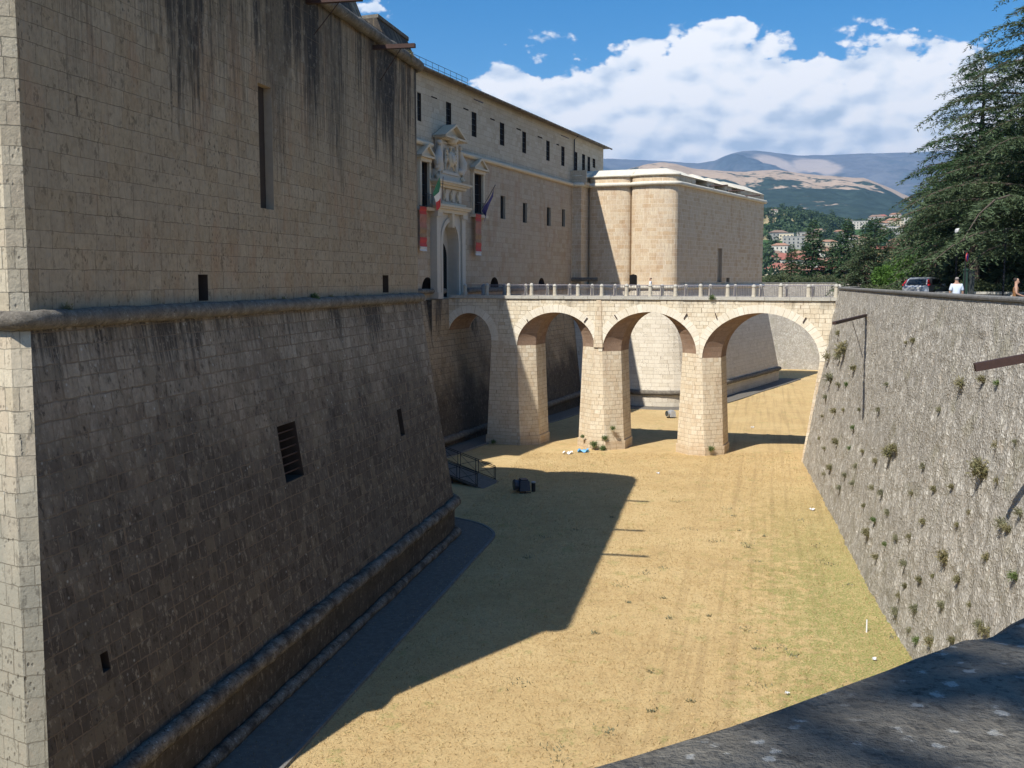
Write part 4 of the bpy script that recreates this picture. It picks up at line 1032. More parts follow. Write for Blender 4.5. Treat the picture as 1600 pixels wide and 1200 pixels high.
for m, sg in ((-.12, 1), (WD + .12, -1)):
    mb = MB(); L = .55; rr = random.Random(4); w = .55
    while w < W_END - .2:
        l = rr.uniform(1.3, 2.2); l = min(l, W_END - .2 - w); dz = rr.uniform(-.015, .015); dm = rr.uniform(-.02, .02)
        mb.prism([B(w + .012, m + dm, 0), B(w + l - .012, m + dm, 0), B(w + l - .012, m + sg * L, 0), B(w + .012, m + sg * L, 0)], .10, .36 + dz); w += l
    part(mb, 'kerb', M['kerb'], BR)
# iron tie plates beside the arches
for (x, y, dx_, dy_) in ((825, 503, 4, 8), (915, 500, -5, 7), (962, 495, 4, 6), (1071, 494, -5, 8), (1119, 494, 3, 9), (1257, 500, -5, 8)):
    mb = MB(); a = hit(x - dx_ / 2, y - dy_ / 2, FP(-.08, 0), TC); b = hit(x + dx_ / 2, y + dy_ / 2, FP(-.08, 0), TC); mb.bar(a, b, .07); part(mb, 'tie_plate', M['rust_steel'], BR)

# stone bollards with rounded caps and metal barriers
def make_bollard():
    r = thing('stone_bollard', 'pale stone bollard with rounded cap along the near edge of the bridge', 'bollard', (0, 0, 0), 0, 'stone bollards along the near edge of the bridge')
    mb = MB(); rr = random.Random(2)
    mb.lathe((0, 0, 0), [(.17, 0), (.165, .1), (.155, .14), (.15, .4), (.145, .72), (.14, .76)], 10); mb.build('post', M['kerb_light'], r, smooth=False)
    mb = MB(); mb.lathe((0, 0, 0), [(.17, .76), (.175, .80), (.16, .84), (.15, .88), (.11, .95), (.04, .99)], 10); mb.build('cap', M['kerb'], r, smooth=True)
    return r
M['kerb_light'] = rockmat('pale_bollard_stone', (.46, .41, .32), (.54, .49, .39), (.38, .33, .26), 2.0, .4, .15, (.36, .32, .25))
def make_barrier(L=2.0):
    r = thing('metal_barrier', 'grey tubular crowd barrier along the near edge of the bridge', 'barrier', (0, 0, 0), 0, 'metal barriers along the near edge of the bridge')
    mb = MB(); h = 1.08; c = .12
    path = [(-L / 2, 0, .12), (-L / 2, 0, h - c), (-L / 2 + c, 0, h), (L / 2 - c, 0, h), (L / 2, 0, h - c), (L / 2, 0, .12)]
    mb.tube(path, .024, 6); mb.tube([(-L / 2, 0, .2), (L / 2, 0, .2)], .018, 6); mb.build('frame', M['galv'], r)
    mb = MB(); n = 16
    for k in range(1, n): x = -L / 2 + L * k / n; mb.tube([(x, 0, .2), (x, 0, h)], .011, 4, caps=False)
    mb.build('bars', M['galv'], r)
    for s in (-1, 1):
        mb = MB(); mb.bar((s * L * .36, -.22, .0), (s * L * .36, .22, .0), .04, .02); mb.bar((s * L * .36, 0, .0), (s * L * .36, 0, .2), .03); mb.build('foot', M['galv'], r)
    return r
near_x = [633, 672 + 130, 828, 0]
bo = make_bollard(); ba = make_barrier(2.02)
angB = math.atan2(NC.y, NC.x)
first = True
near_bx = [902, 936, 974.6, 1014, 1054, 1095, 1137, 1178, 1219]
step = .5 * ((wpx(1219, 462) - wpx(902, 462)) / 4)
w_last = wpx(1219, 462); ws = [w_last - step * k for k in range(0, 14)]
ws = [w for w in ws if w > .9] + [w_last + step, w_last + 2 * step]
ws.sort()
rr = random.Random(9)
for k, w in enumerate(ws):
    if w > W_END - .6: continue
    p = B(w + rr.uniform(-.04, .04), .22, .355)
    o = bo if first else dup(bo, p); first = False; o.location = p; o.rotation_euler = (rr.uniform(-.02, .02), rr.uniform(-.02, .02), rr.uniform(0, 6)); o.scale = (1, 1, rr.uniform(.95, 1.04))
far_ws = list(ws)
for w in far_ws:
    if w > W_END - .5: continue
    o = dup(bo, B(w, WD - .22, .355), rr.uniform(0, 6), 'pale stone bollard with rounded cap along the far edge of the bridge'); o['group'] = 'stone bollards along the far edge of the bridge'
first = True
for i in range(len(ws) - 1):
    w = (ws[i] + ws[i + 1]) / 2
    if w > W_END - .7: continue
    p = B(w + rr.uniform(-.03, .03), .52, .13); o = ba if first else dup(ba, p); first = False
    o.location = p; o.rotation_euler = (0, 0, angB + rr.uniform(-.012, .012))
for i in range(len(far_ws) - 1):
    w = (far_ws[i] + far_ws[i + 1]) / 2
    if w > W_END - .7: continue
    o = dup(ba, B(w, WD - .5, .13), angB + rr.uniform(-.012, .012), 'grey tubular crowd barrier along the far edge of the bridge'); o['group'] = 'metal barriers along the far edge of the bridge'
# ------------------------------------------------------------------ moat floor
def M_grass():
    m, T, b = bsdf('dry_moat_grass', .95, .1)
    pos = T.new('ShaderNodeNewGeometry').outputs['Position']; px, py, pz = T.xyz(pos)
    n1 = T.noise(pos, .22, 5, .6); n2 = T.noise(pos, 1.6, 6, .65); n3 = T.noise(pos, 14, 4, .75); n4 = T.noise(pos, 45, 3, .8)
    c = T.mix(T.smooth(n2, .35, .65), (.57, .415, .20), (.50, .345, .16))
    c = T.mix(T.smooth(T.noise(pos, .7, 6, .7), .50, .68, 0, .55), c, (.40, .275, .13)); c = T.mix(T.smooth(n1, .42, .68, 0, .6), c, (.63, .475, .245))
    c = T.mix(T.smooth(n3, .50, .66, 0, .75), c, (.25, .18, .085)); c = T.mix(T.smooth(T.noise(pos, 4.5, 6, .75), .52, .66, 0, .6), c, (.33, .235, .11)); c = T.mix(T.smooth(n4, .5, .64, 0, .6), c, (.66, .50, .27))
    # wheel tracks running down the moat
    a = R(14); tr = T.math('ADD', T.math('MULTIPLY', px, math.cos(a)), T.math('MULTIPLY', py, -math.sin(a)))
    al = T.math('ADD', T.math('MULTIPLY', px, math.sin(a)), T.math('MULTIPLY', py, math.cos(a)))
    tn = T.noise(T.comb(T.math('MULTIPLY', tr, 2.6), T.math('MULTIPLY', al, .05)), 1.0, 4, .6)
    band = T.math('MULTIPLY', T.smooth(tr, -6, -2), T.smooth(tr, 6.5, 2.5))
    c = T.mix(T.math('MULTIPLY', T.math('MULTIPLY', T.smooth(tn, .45, .68), band), .40), c, (.28, .19, .095))
    # greener growth along the foot of the outer wall and near us
    gx = T.math('SUBTRACT', px, T.math('ADD', T.math('MULTIPLY', py, .2), 5.6))
    gm = T.math('ADD', T.smooth(gx, -9.5, 1.5), T.math('MULTIPLY', T.math('SUBTRACT', n2, .5), 2.4))
    gm = T.math('MULTIPLY', T.smooth(gm, .38, .95), T.smooth(py, 74, 40))
    gm = T.math('MAXIMUM', gm, T.math('MULTIPLY', T.smooth(T.noise(pos, .9, 6, .7), .56, .66), .6))
    gm = T.math('MULTIPLY', gm, T.smooth(n3, .34, .6))
    c = T.mix(T.math('MULTIPLY', gm, .92), c, (.21, .255, .075))
    T.l.new(c, b.inputs['Base Color'])
    bp = T.new('ShaderNodeBump'); bp.inputs['Strength'].default_value = .8; bp.inputs['Distance'].default_value = .06
    T.l.new(T.math('ADD', n3, T.math('MULTIPLY', n4, .5)), bp.inputs['Height']); T.l.new(bp.outputs[0], b.inputs['Normal'])
    return m
M['grass'] = M_grass()
xs = np.arange(-95, 125, 1.0); ys = np.arange(-40, 215, 1.0); X, Y = np.meshgrid(xs, ys)
def sma(x, a, b): t = np.clip((x - a) / (b - a), 0, 1); return t * t * (3 - 2 * t)
Z = -11.95 - 1.0 * sma(Y, 75, 125) + .16 * fbm(X / 7, Y / 7, None, 3, 3)
V = np.stack([X.ravel(), Y.ravel(), Z.ravel()], 1); nx = len(xs); ny = len(ys)
I = (np.arange(ny - 1)[:, None] * nx + np.arange(nx - 1)[None]).ravel()
F = np.stack([I, I + 1, I + nx + 1, I + nx], 1)
o = npmesh('moat_floor', V, F, M['grass'], smooth=True); o['kind'] = 'structure'
def floor_z(x, y): return float(-11.95 - 1.0 * sma(np.array(y * 1.0), 75, 125) + .16 * fbm(np.array(x / 7), np.array(y / 7), None, 3, 3))

# paved strip round the foot of the fort
M['paving'] = rockmat('grey_gravel_paving', (.135, .122, .102), (.19, .172, .145), (.095, .086, .072), 3.0, .4, .25, (.08, .08, .08))
def pav(P, w, name_):
    a = resample(offs(P, bN + .3), .8); b = []
    mb = MB(); A = offs(P, bN - .1); Bq = offs(P, bN + .3 + w)
    A = resample_pair(A, Bq)
    return A
def round_pair(P, d0, d1):
    A, Bq = [], []; I_ = offs(P, d0); O_ = offs(P, d1); n = len(P)
    for i in range(n):
        if 0 < i < n - 1:
            e0 = (P[i] - P[i - 1]).normalized(); e1 = (P[i + 1] - P[i]).normalized(); turn = e0.x * e1.y - e0.y * e1.x
            if turn > .25:
                n0 = Vector((e0.y, -e0.x, 0)); n1 = Vector((e1.y, -e1.x, 0))
                for k in range(7):
                    m = n0.lerp(n1, k / 6).normalized(); A.append(I_[i] if d0 > 0 else P[i]); Bq.append(P[i] + m * d1)
                continue
        A.append(I_[i]); Bq.append(O_[i])
    return A, Bq
def ring_strip(mb, A, Bq, dz, kerb=True):
    for i in range(len(A) - 1):
        n = max(1, int((A[i + 1] - A[i]).length / 1.5))
        for k in range(n):
            a0, a1 = A[i].lerp(A[i + 1], k / n), A[i].lerp(A[i + 1], (k + 1) / n); b0, b1 = Bq[i].lerp(Bq[i + 1], k / n), Bq[i].lerp(Bq[i + 1], (k + 1) / n)
            za, zb = [max(floor_z(p.x, p.y) for p in (a0, b0)) + dz, max(floor_z(p.x, p.y) for p in (a1, b1)) + dz]
            mb.face([V3(a0, za), V3(a1, zb), V3(b1, zb), V3(b0, za)][::-1])
            mb.face([V3(b0, za), V3(b1, zb), V3(b1, zb - .3), V3(b0, za - .3)][::-1])
            if kerb:
                c0 = b0 + (b0 - a0).normalized() * .14; c1 = b1 + (b1 - a1).normalized() * .14
                mb.face([V3(b0, za + .03), V3(b1, zb + .03), V3(c1, zb + .03), V3(c0, za + .03)][::-1], mi=1); mb.face([V3(c0, za + .03), V3(c1, zb + .03), V3(c1, zb - .3), V3(c0, za - .3)][::-1], mi=1); mb.face([V3(b0, za + .03), V3(b1, zb + .03), V3(b1, zb), V3(b0, za)], mi=1)
mb = MB(); ring_strip(mb, *round_pair(PN, bN - .3, bN + 2.1), .07)
ring_strip(mb, [FP(-28, bC - .3), FP(35.3, bC - .3)], [FP(-28, bC + 2.2), FP(35.3, bC + 2.2)], .085)
ring_strip(mb, offs(PF, bF - .3), offs(PF, bF + 2.3), .07)
M['path_edge'] = rockmat('dark_path_edge_stone', (.17, .165, .15), (.24, .23, .21), (.12, .115, .10), 2.2, .5, .3)
o = mb.build('pavement', [M['paving'], M['path_edge']]); o['kind'] = 'structure'

# ------------------------------------------------------------------ counterscarp: rubble wall, parapet and coping
def B2(w, m): return B(w, m, 0)
KA = [Vector(p + (0,)) for p in ((-48, 21), (-22, 5.5), (-12, -1.5), (-8, -3.6), (-4.5, -1.9), (-1.75, -.03), (.127, 1.146), (.417, 1.326), (.887, 1.676), (3, 3.24), (6.5, 5.85), (9.6, 8.6), (12.6, 14), (14.6, 22), (16.1, 31.5), (17.4, 41), (20.1, 55), (22.4, 67))] + [B2(31.9, -.12)]
KB = [B2(31.9, 4.55)] + [Vector(p + (0,)) for p in ((39.8, 105.9), (56.5, 134.5), (64, 150), (60.5, 162.5), (49, 168.5), (40.7, 170.1), (0, 178.6), (-60, 191))]
def smoothp(P, it=2):
    for _ in range(it):
        Q = [P[0]]
        for i in range(len(P) - 1): Q += [P[i].lerp(P[i + 1], .25), P[i].lerp(P[i + 1], .75)]
        Q.append(P[-1]); P = Q
    return P
KA = smoothp(KA); KBs = smoothp(KB)
def M_rubble():
    m, T, b = bsdf('grey_rubble_masonry', .95, .1)
    pos = T.new('ShaderNodeNewGeometry').outputs['Position']; uv = T.new('ShaderNodeUVMap'); uv.uv_map = 'UVMap'
    vec = T.scale(uv.outputs[0], 1.0, .85, 1)
    wv = T.new('ShaderNodeVectorMath', operation='ADD'); T.l.new(vec, wv.inputs[0])
    wn = T.new('ShaderNodeTexNoise'); T.l.new(vec, wn.inputs['Vector']); wn.inputs['Scale'].default_value = 5; wn.inputs['Detail'].default_value = 3
    T.l.new(T.scale(wn.outputs['Color'], .16, .16, 0), wv.inputs[1])
    vo = T.new('ShaderNodeTexVoronoi'); T.l.new(wv.outputs[0], vo.inputs['Vector']); vo.inputs['Scale'].default_value = 7.2
    vd = T.new('ShaderNodeTexVoronoi', feature='DISTANCE_TO_EDGE'); T.l.new(wv.outputs[0], vd.inputs['Vector']); vd.inputs['Scale'].default_value = 7.2
    cr = T.xyz(vo.outputs['Color'])[0]
    c = T.ramp(cr, [(0, (.30, .27, .22)), (.3, (.37, .34, .285)), (.65, (.41, .38, .325)), (.85, (.53, .50, .435)), (1.0, (.37, .32, .255))])
    n = T.noise(pos, .45, 5, .62); n2 = T.noise(pos, 16, 5, .75)
    c = T.mix(T.smooth(n, .4, .68, 0, .6), c, (.31, .285, .245))
    st = T.noise(T.scale(uv.outputs[0], 1.5, .12, 1), 1.0, 5, .65)
    c = T.mix(T.smooth(st, .55, .72, 0, .5), c, (.23, .205, .165))
    c = T.mix(.5, c, T.mix(n2, (.15, .15, .15), (.88, .88, .88)), 'OVERLAY')
    gr = T.noise(pos, .7, 6, .65); c = T.mix(T.smooth(gr, .54, .7, 0, .45), c, (.22, .205, .13))
    edge = T.smooth(vd.outputs['Distance'], .10, .0)
    c = T.mix(T.math('MULTIPLY', edge, T.smooth(T.noise(pos, 2.2, 4), .38, .62, .1, .6)), c, (.17, .155, .125))
    T.l.new(c, b.inputs['Base Color'])
    h = T.math('ADD', T.math('ADD', T.math('MULTIPLY', T.smooth(vd.outputs['Distance'], 0, .3), .9), T.math('MULTIPLY', cr, .7)), T.math('MULTIPLY', n2, .6))
    bp = T.new('ShaderNodeBump'); bp.inputs['Strength'].default_value = .6; bp.inputs['Distance'].default_value = .045
    T.l.new(h, bp.inputs['Height']); T.l.new(bp.outputs[0], b.inputs['Normal'])
    return m
M['rubble'] = M_rubble()
RW = thing('retaining_wall', 'grey rubble retaining wall of the moat with weeds and a dark stone coping', 'wall', (20, 55, 0))
def batter_wall(K, zt, zb, bat, du, dv, amp, seed, name='masonry', z_off=0):
    Q = resample(K, du); S = arclen(Q); n = len(Q); N = []
    for i in range(n):
        d = (Q[min(i + 2, n - 1)] - Q[max(i - 2, 0)]); d.z = 0; d.normalize(); N.append((-d.y, d.x))
    N = np.array(N); P = np.array([(q.x, q.y) for q in Q]); S = np.array(S)
    rows = int((zt - zb) / dv); tt = np.linspace(0, 1, rows + 1)
    Tm, Sm = np.meshgrid(tt, S, indexing='ij'); z = zt + (zb - zt) * Tm
    prof = bat * Tm                                        # foot steps forward towards the moat
    disp = amp * (fbm(Sm * 2.8, z * 2.3, None, 4, seed) * 1.5 + .9 * fbm(Sm * .5, z * .35, None, 3, seed + 9))
    # vertical ribs of washed-out mortar
    disp += amp * .7 * fbm(Sm * 1.5, z * .25, None, 3, seed + 5)
    off = prof + disp * np.clip(Tm * 12, 0, 1)
    X = P[None, :, 0] + N[None, :, 0] * off; Yy = P[None, :, 1] + N[None, :, 1] * off
    V = np.stack([X.ravel(), Yy.ravel(), z.ravel()], 1); m = len(S)
    I = (np.arange(rows)[:, None] * m + np.arange(m - 1)[None]).ravel()
    F = np.stack([I, I + m, I + m + 1, I + 1], 1)
    uv = np.stack([Sm.ravel(), z.ravel()], 1)
    o = npmesh(name, V, F, M['rubble'], RW, uv=uv); adopt(o, RW); return o, (P, N, S, zt, zb, bat)
SK = arclen(KA)
iv = next(i for i, p in enumerate(KA) if p.y > 24)
_, WALL = batter_wall(KA[iv:], .94, -12.6, 2.3, .11, .13, .13, 1)
batter_wall(KA[:iv + 1], .94, -12.6, 2.3, .6, .6, .12, 2)
batter_wall(KBs, .94, -13.4, 2.3, .6, .6, .14, 3)
def coping(K, mat, z=1.12, th=.17, w=.52, step=.3, joint=1.9, seed=0):
    Q = resample(K, step); S = arclen(Q); n = len(Q); mb = MB(); N = []
    for i in range(n):
        d = (Q[min(i + 1, n - 1)] - Q[max(i - 1, 0)]); d.z = 0; d.normalize(); N.append(Vector((-d.y, d.x, 0)))
    prof = [(.02, -th), (.07, -th + .02), (.085, -th * .5), (.075, -.03), (.045, -.008), (-.05, 0.0), (-w * .5, .004), (-w + .03, -.006), (-w, -.04), (-w, -th)]
    vs = []; fs = []; m = len(prof)
    for i in range(n):
        jn = abs((S[i] / joint) % 1.0 - .5) > .5 - .02
        for k, (a, b) in enumerate(prof):
            d = .006 * float(fbm(S[i] * 9.1 + k, k * .7, None, 3, seed)); zz = b + .006 * float(fbm(S[i] * 6.0, k * .5, None, 3, seed + 3)) - (.012 if jn else 0)
            vs.append(Q[i] + N[i] * (a + d) + Vector((0, 0, z + zz)))
    for i in range(n - 1):
        for k in range(m): k2 = (k + 1) % m; fs.append((i * m + k, (i + 1) * m + k, (i + 1) * m + k2, i * m + k2))
    fs.append(tuple(range(m))); fs.append(tuple((n - 1) * m + k for k in reversed(range(m))))
    mb.add(vs, fs); return mb
inear = next(i for i, p in enumerate(KA) if p.y > 6 and p.x > 4)
part(coping(KA[:inear + 1], M['near_coping'], step=.06, w=.75), 'coping', M['near_coping'], RW, smooth=True)
part(coping(KA[inear:], M['coping'], step=.3), 'coping', M['coping'], RW, smooth=False)
part(coping(KBs, M['coping'], step=.5), 'coping', M['coping'], RW)
mb = MB()
for K in (KA, KBs): q_ = offs(K, .45); strip(mb, [p for p in reversed(q_)], [p for p in reversed(q_)], -.1, .96)
part(mb, 'parapet_back', M['rubble'], RW)

# ------------------------------------------------------------------ plateau outside the moat
def M_ground():
    m, T, b = bsdf('plateau_earth', .95, .1)
    pos = T.new('ShaderNodeNewGeometry').outputs['Position']
    n = T.noise(pos, .15, 5); n2 = T.noise(pos, 3.0, 6, .7)
    c = T.mix(n, (.20, .17, .10), (.11, .12, .055)); c = T.mix(T.smooth(n2, .45, .7), c, (.08, .075, .045)); T.l.new(c, b.inputs['Base Color']); return m
M['ground'] = M_ground()
CF = Vector((-41.7, 104.8, 0))
KK = KA + KBs + [Vector((-120, 190, 0)), Vector((-150, 120, 0)), Vector((-130, 60, 0)), Vector((-80, 35, 0)), KA[0].copy()]
KK = [p for p in KK]
lam = [1.0025, 1.05, 1.12, 1.3, 1.6, 2.0, 2.6, 3.5, 5, 10, 30, 110]
def gz(x, y):
    r = math.hypot(x - CF.x, y - CF.y)
    z = .2 * sm(y, 55, 75) * sm(x, 27.5, 32) * (1 - sm(y, 110, 150))
    return z - 24 * sm(r, 190, 420) * sm(y, 60, 200)
vs = []; fs = []; n = len(KK)
for l in lam:
    for p in KK:
        q = CF + (p - CF) * l; vs.append((q.x, q.y, gz(q.x, q.y)))
for j in range(len(lam) - 1):
    for i in range(n - 1): fs.append((j * n + i, j * n + i + 1, (j + 1) * n + i + 1, (j + 1) * n + i)[::-1])
mb = MB(); mb.add(vs, fs); o = mb.build('ground', M['ground'], smooth=False); o['kind'] = 'structure'
M['asphalt'] = plain('asphalt', (.055, .055, .056), .85, 0, .3, .2, 5.0, .3)
mb = MB(); rd = [p for p in KA if p.y > 5 and p.x > 3] + KBs[:14]
ra_ = offs(rd, 1.6); rb2 = offs(rd, 9.5)
for i in range(len(rd) - 1):
    mb.face([(q.x, q.y, gz(q.x, q.y) + .012) for q in (ra_[i], rb2[i], rb2[i + 1], ra_[i + 1])])
o = mb.build('road', M['asphalt']); o['kind'] = 'structure'

# ------------------------------------------------------------------ hills and mountains
def interp(tab, x): return np.interp(x, [a for a, b in tab], [b for a, b in tab])
def terrain(name, Y0, Y1, z0, crest, mat, back, noise_amp, px0=-1200, px1=2700, nxx=340, nyy=90, seed=1, pw=1.0, rel=.5, ns=1.0):
    px = np.linspace(px0, px1, nxx); k = np.linspace(0, 1.0, nyy); PX, Kk = np.meshgrid(px, k)
    zc = EZ + (HOR - interp(crest, PX)) / 1608.0 * Y1
    Yv = Y0 + (Y1 - Y0) * Kk; Xv = (PX - 800) / 1600.0 * (Y0 * .35 + Yv * .65 if False else Yv)
    base = z0 + (zc - z0) * Kk ** pw
    amp = noise_amp * (np.sin(np.pi * np.clip(Kk, 0, 1)) ** .7)
    L = (Y1 - Y0) / 3.0 * ns
    rid = 1 - 2 * np.abs(fbm(Xv / L, Yv / L, None, 5, seed))
    Zv = base + amp * (fbm(Xv / L * 1.7, Yv / L * 1.2, None, 6, seed + 4) * 2 + (rid - .8) * rel) + noise_amp * .10 * fbm(Xv / L * 9, Yv / L * 9, None, 4, seed + 8)
    # back slope
    kb = np.linspace(.08, 1, 8); PXb, Kb = np.meshgrid(px, kb); zcb = EZ + (HOR - interp(crest, PXb)) / 1608.0 * Y1
    Yb = Y1 + back * Kb; Xb = (PXb - 800) / 1600.0 * Yb; Zb = zcb + (z0 - zcb) * Kb
    Xa = np.concatenate([Xv, Xb]); Ya = np.concatenate([Yv, Yb]); Za = np.concatenate([Zv, Zb])
    V = np.stack([Xa.ravel(), Ya.ravel(), Za.ravel()], 1); r = Xa.shape[0]
    I = (np.arange(r - 1)[:, None] * nxx + np.arange(nxx - 1)[None]).ravel(); F = np.stack([I, I + 1, I + nxx + 1, I + nxx], 1)
    o = npmesh(name, V, F, mat, smooth=True); o['kind'] = 'structure'
    def zat(pxv, kv):
        i = np.clip((pxv - px0) / (px1 - px0) * (nxx - 1), 0, nxx - 2); j = min(max(kv * (nyy - 1), 0), nyy - 2); i0 = int(i); j0 = int(j); a = i - i0; c = j - j0
        z = Zv[j0, i0] * (1 - a) * (1 - c) + Zv[j0, i0 + 1] * a * (1 - c) + Zv[j0 + 1, i0] * (1 - a) * c + Zv[j0 + 1, i0 + 1] * a * c
        Yp = Y0 + (Y1 - Y0) * kv; return (pxv - 800) / 1600.0 * Yp, Yp, float(z)
    return zat
def M_hill(name, tan, tan2, wood, wscale, lo, hi, zlo, zhi, zamt, spots=None, bumpd=6.0):
    m, T, b = bsdf(name, .95, .05)
    pos = T.new('ShaderNodeNewGeometry').outputs['Position']; px, py, pz = T.xyz(pos)
    n = T.noise(pos, wscale, 9, .66); n2 = T.noise(pos, wscale * 9, 6, .7)
    c = T.mix(T.smooth(n2, .4, .62), tan, tan2)
    w = T.math('ADD', n, T.math('MULTIPLY', T.smooth(pz, zhi, zlo), zamt)); w = T.math('ADD', w, T.math('MULTIPLY', T.math('SUBTRACT', n2, .5), .22))
    c = T.mix(T.smooth(w, lo, hi), c, T.mix(T.smooth(n2, .4, .65), wood, tuple(x * 1.5 for x in wood)))
    if spots:
        for (sx, sy, r_, col) in spots:
            d = T.math('ADD', T.math('POWER', T.math('SUBTRACT', px, sx), 2.0), T.math('POWER', T.math('MULTIPLY', T.math('SUBTRACT', py, sy), .35), 2.0))
            d = T.math('DIVIDE', T.math('SQRT', d), r_); d = T.math('ADD', d, T.math('MULTIPLY', T.math('SUBTRACT', n, .5), 2.2))
            c = T.mix(T.smooth(d, 1.15, .75), c, col)
    T.l.new(c, b.inputs['Base Color'])
    bp = T.new('ShaderNodeBump'); bp.inputs['Strength'].default_value = .7; bp.inputs['Distance'].default_value = bumpd
    T.l.new(n2, bp.inputs['Height']); T.l.new(bp.outputs[0], b.inputs['Normal'])
    return m
M['town_hill'] = M_hill('town_hillside', (.40, .31, .17), (.30, .25, .14), (.045, .085, .028), .006, .50, .56, 60, 95, .12)
M['mid_mt'] = M_hill('bare_mountain_with_woods', (.40, .31, .23), (.34, .26, .19), (.030, .047, .040), .0034, .575, .62, 170, 420, .27)
sx_ = (1245 - 800) / 1600 * 8000
M['far_mt'] = M_hill('far_cloud_shaded_mountain', (.15, .165, .185), (.12, .135, .155), (.07, .09, .105), .0009, .5, .6, 300, 700, .1,  # cloud shadow and haze blue are put into the base colour
    spots=[(sx_ - 120, 8350, 170, (.38, .33, .29)), (sx_ + 200, 8300, 150, (.38, .33, .29)), (sx_ - 40, 7600, 110, (.36, .31, .27))], bumpd=25)
town = terrain('hillside', 380, 1500, -23, [(-1200, 380), (900, 350), (1190, 333), (1220, 331), (1255, 336), (1290, 345), (1330, 351), (1380, 347), (1430, 342), (1600, 345), (2700, 350)], M['town_hill'], 500, 9, seed=3, nyy=80, px0=500, px1=2400, pw=.95, rel=.3)
terrain('mountain', 1700, 4200, 30, [(-1200, 330), (900, 290), (1010, 262), (1045, 258), (1080, 266), (1110, 269), (1150, 271), (1208, 268), (1240, 273), (1280, 277), (1340, 280), (1362, 288), (1392, 300), (1420, 313), (1500, 345), (1700, 370), (2700, 360)], M['mid_mt'], 900, 75, seed=11, nxx=460, nyy=140, pw=.85)
terrain('mountain_range', 4800, 9000, 120, [(-1200, 300), (500, 270), (900, 250), (1000, 253), (1085, 258), (1112, 254), (1132, 245), (1150, 240), (1180, 239), (1205, 242), (1235, 246), (1290, 246), (1350, 243), (1420, 241), (1600, 236), (2700, 250)], M['far_mt'], 2500, 130, seed=23, nxx=460, nyy=140, rel=1.3, ns=.7)
# ------------------------------------------------------------------ haze
def add_haze():
    m = bpy.data.materials.new('haze_air'); m.use_nodes = True; T = NT(m.node_tree); T.n.clear()
    pv = T.new('ShaderNodeVolumePrincipled'); pv.inputs['Density'].default_value = 7e-5; pv.inputs['Color'].default_value = (.32, .60, 1.0, 1); pv.inputs['Anisotropy'].default_value = .2
    out = T.new('ShaderNodeOutputMaterial'); T.l.new(pv.outputs[0], out.inputs['Volume'])
    mb = MB(); mb.box((0, 5500, 560), (26000, 17000, 1360)); o = mb.build('haze', m); o['kind'] = 'stuff'; return o
add_haze()

# ------------------------------------------------------------------ town houses on the hillside
wallc = {'cream': (.55, .47, .34), 'white': (.52, .485, .42), 'ochre': (.52, .35, .18), 'pink': (.52, .30, .22), 'grey': (.33, .32, .29)}
roofc = {'red': (.30, .12, .09), 'terracotta': (.32, .18, .12), 'brown': (.23, .16, .12), 'grey': (.33, .33, .33)}
for k, v in wallc.items(): M['w_' + k] = plain('render_' + k, v, .9, 0, .1, .08, .4)
for k, v in roofc.items(): M['r_' + k] = plain('roof_tiles_' + k, v, .9, 0, .1, .15, .6)
def make_house(w, d, h, wc, rc, floors, flat=False):
    r = thing('house', 'x', 'house', (0, 0, 0), 0, 'houses on the town hillside')
    mb = MB(); mb.box((0, 0, h / 2 - 3), (w, d, h + 6)); mb.build('wall', M['w_' + wc], r)
    mb = MB(); e = .6; hh = .22 * d if not flat else .4
    if flat: mb.box((0, 0, h + .2), (w + .6, d + .6, .4))
    else:
        a = [(-w / 2 - e, -d / 2 - e, h), (w / 2 + e, -d / 2 - e, h), (w / 2 + e, d / 2 + e, h), (-w / 2 - e, d / 2 + e, h), (-w / 2 + d * .35, 0, h + hh), (w / 2 - d * .35, 0, h + hh)]
        mb.add(a, [(0, 1, 5, 4), (1, 2, 5), (2, 3, 4, 5), (3, 0, 4), (3, 2, 1, 0)])
    mb.build('roof', M['r_' + rc], r)
    nw = max(2, int(w / 3.2))
    for f in range(floors):
        for i in range(nw):
            mb = MB(); mb.box((-w / 2 + w * (i + .5) / nw, -d / 2 - .01, 1.6 + f * 2.9), (1.1, .14, 1.5)); mb.build('window', M['glass'], r)
    return r
protos = {}
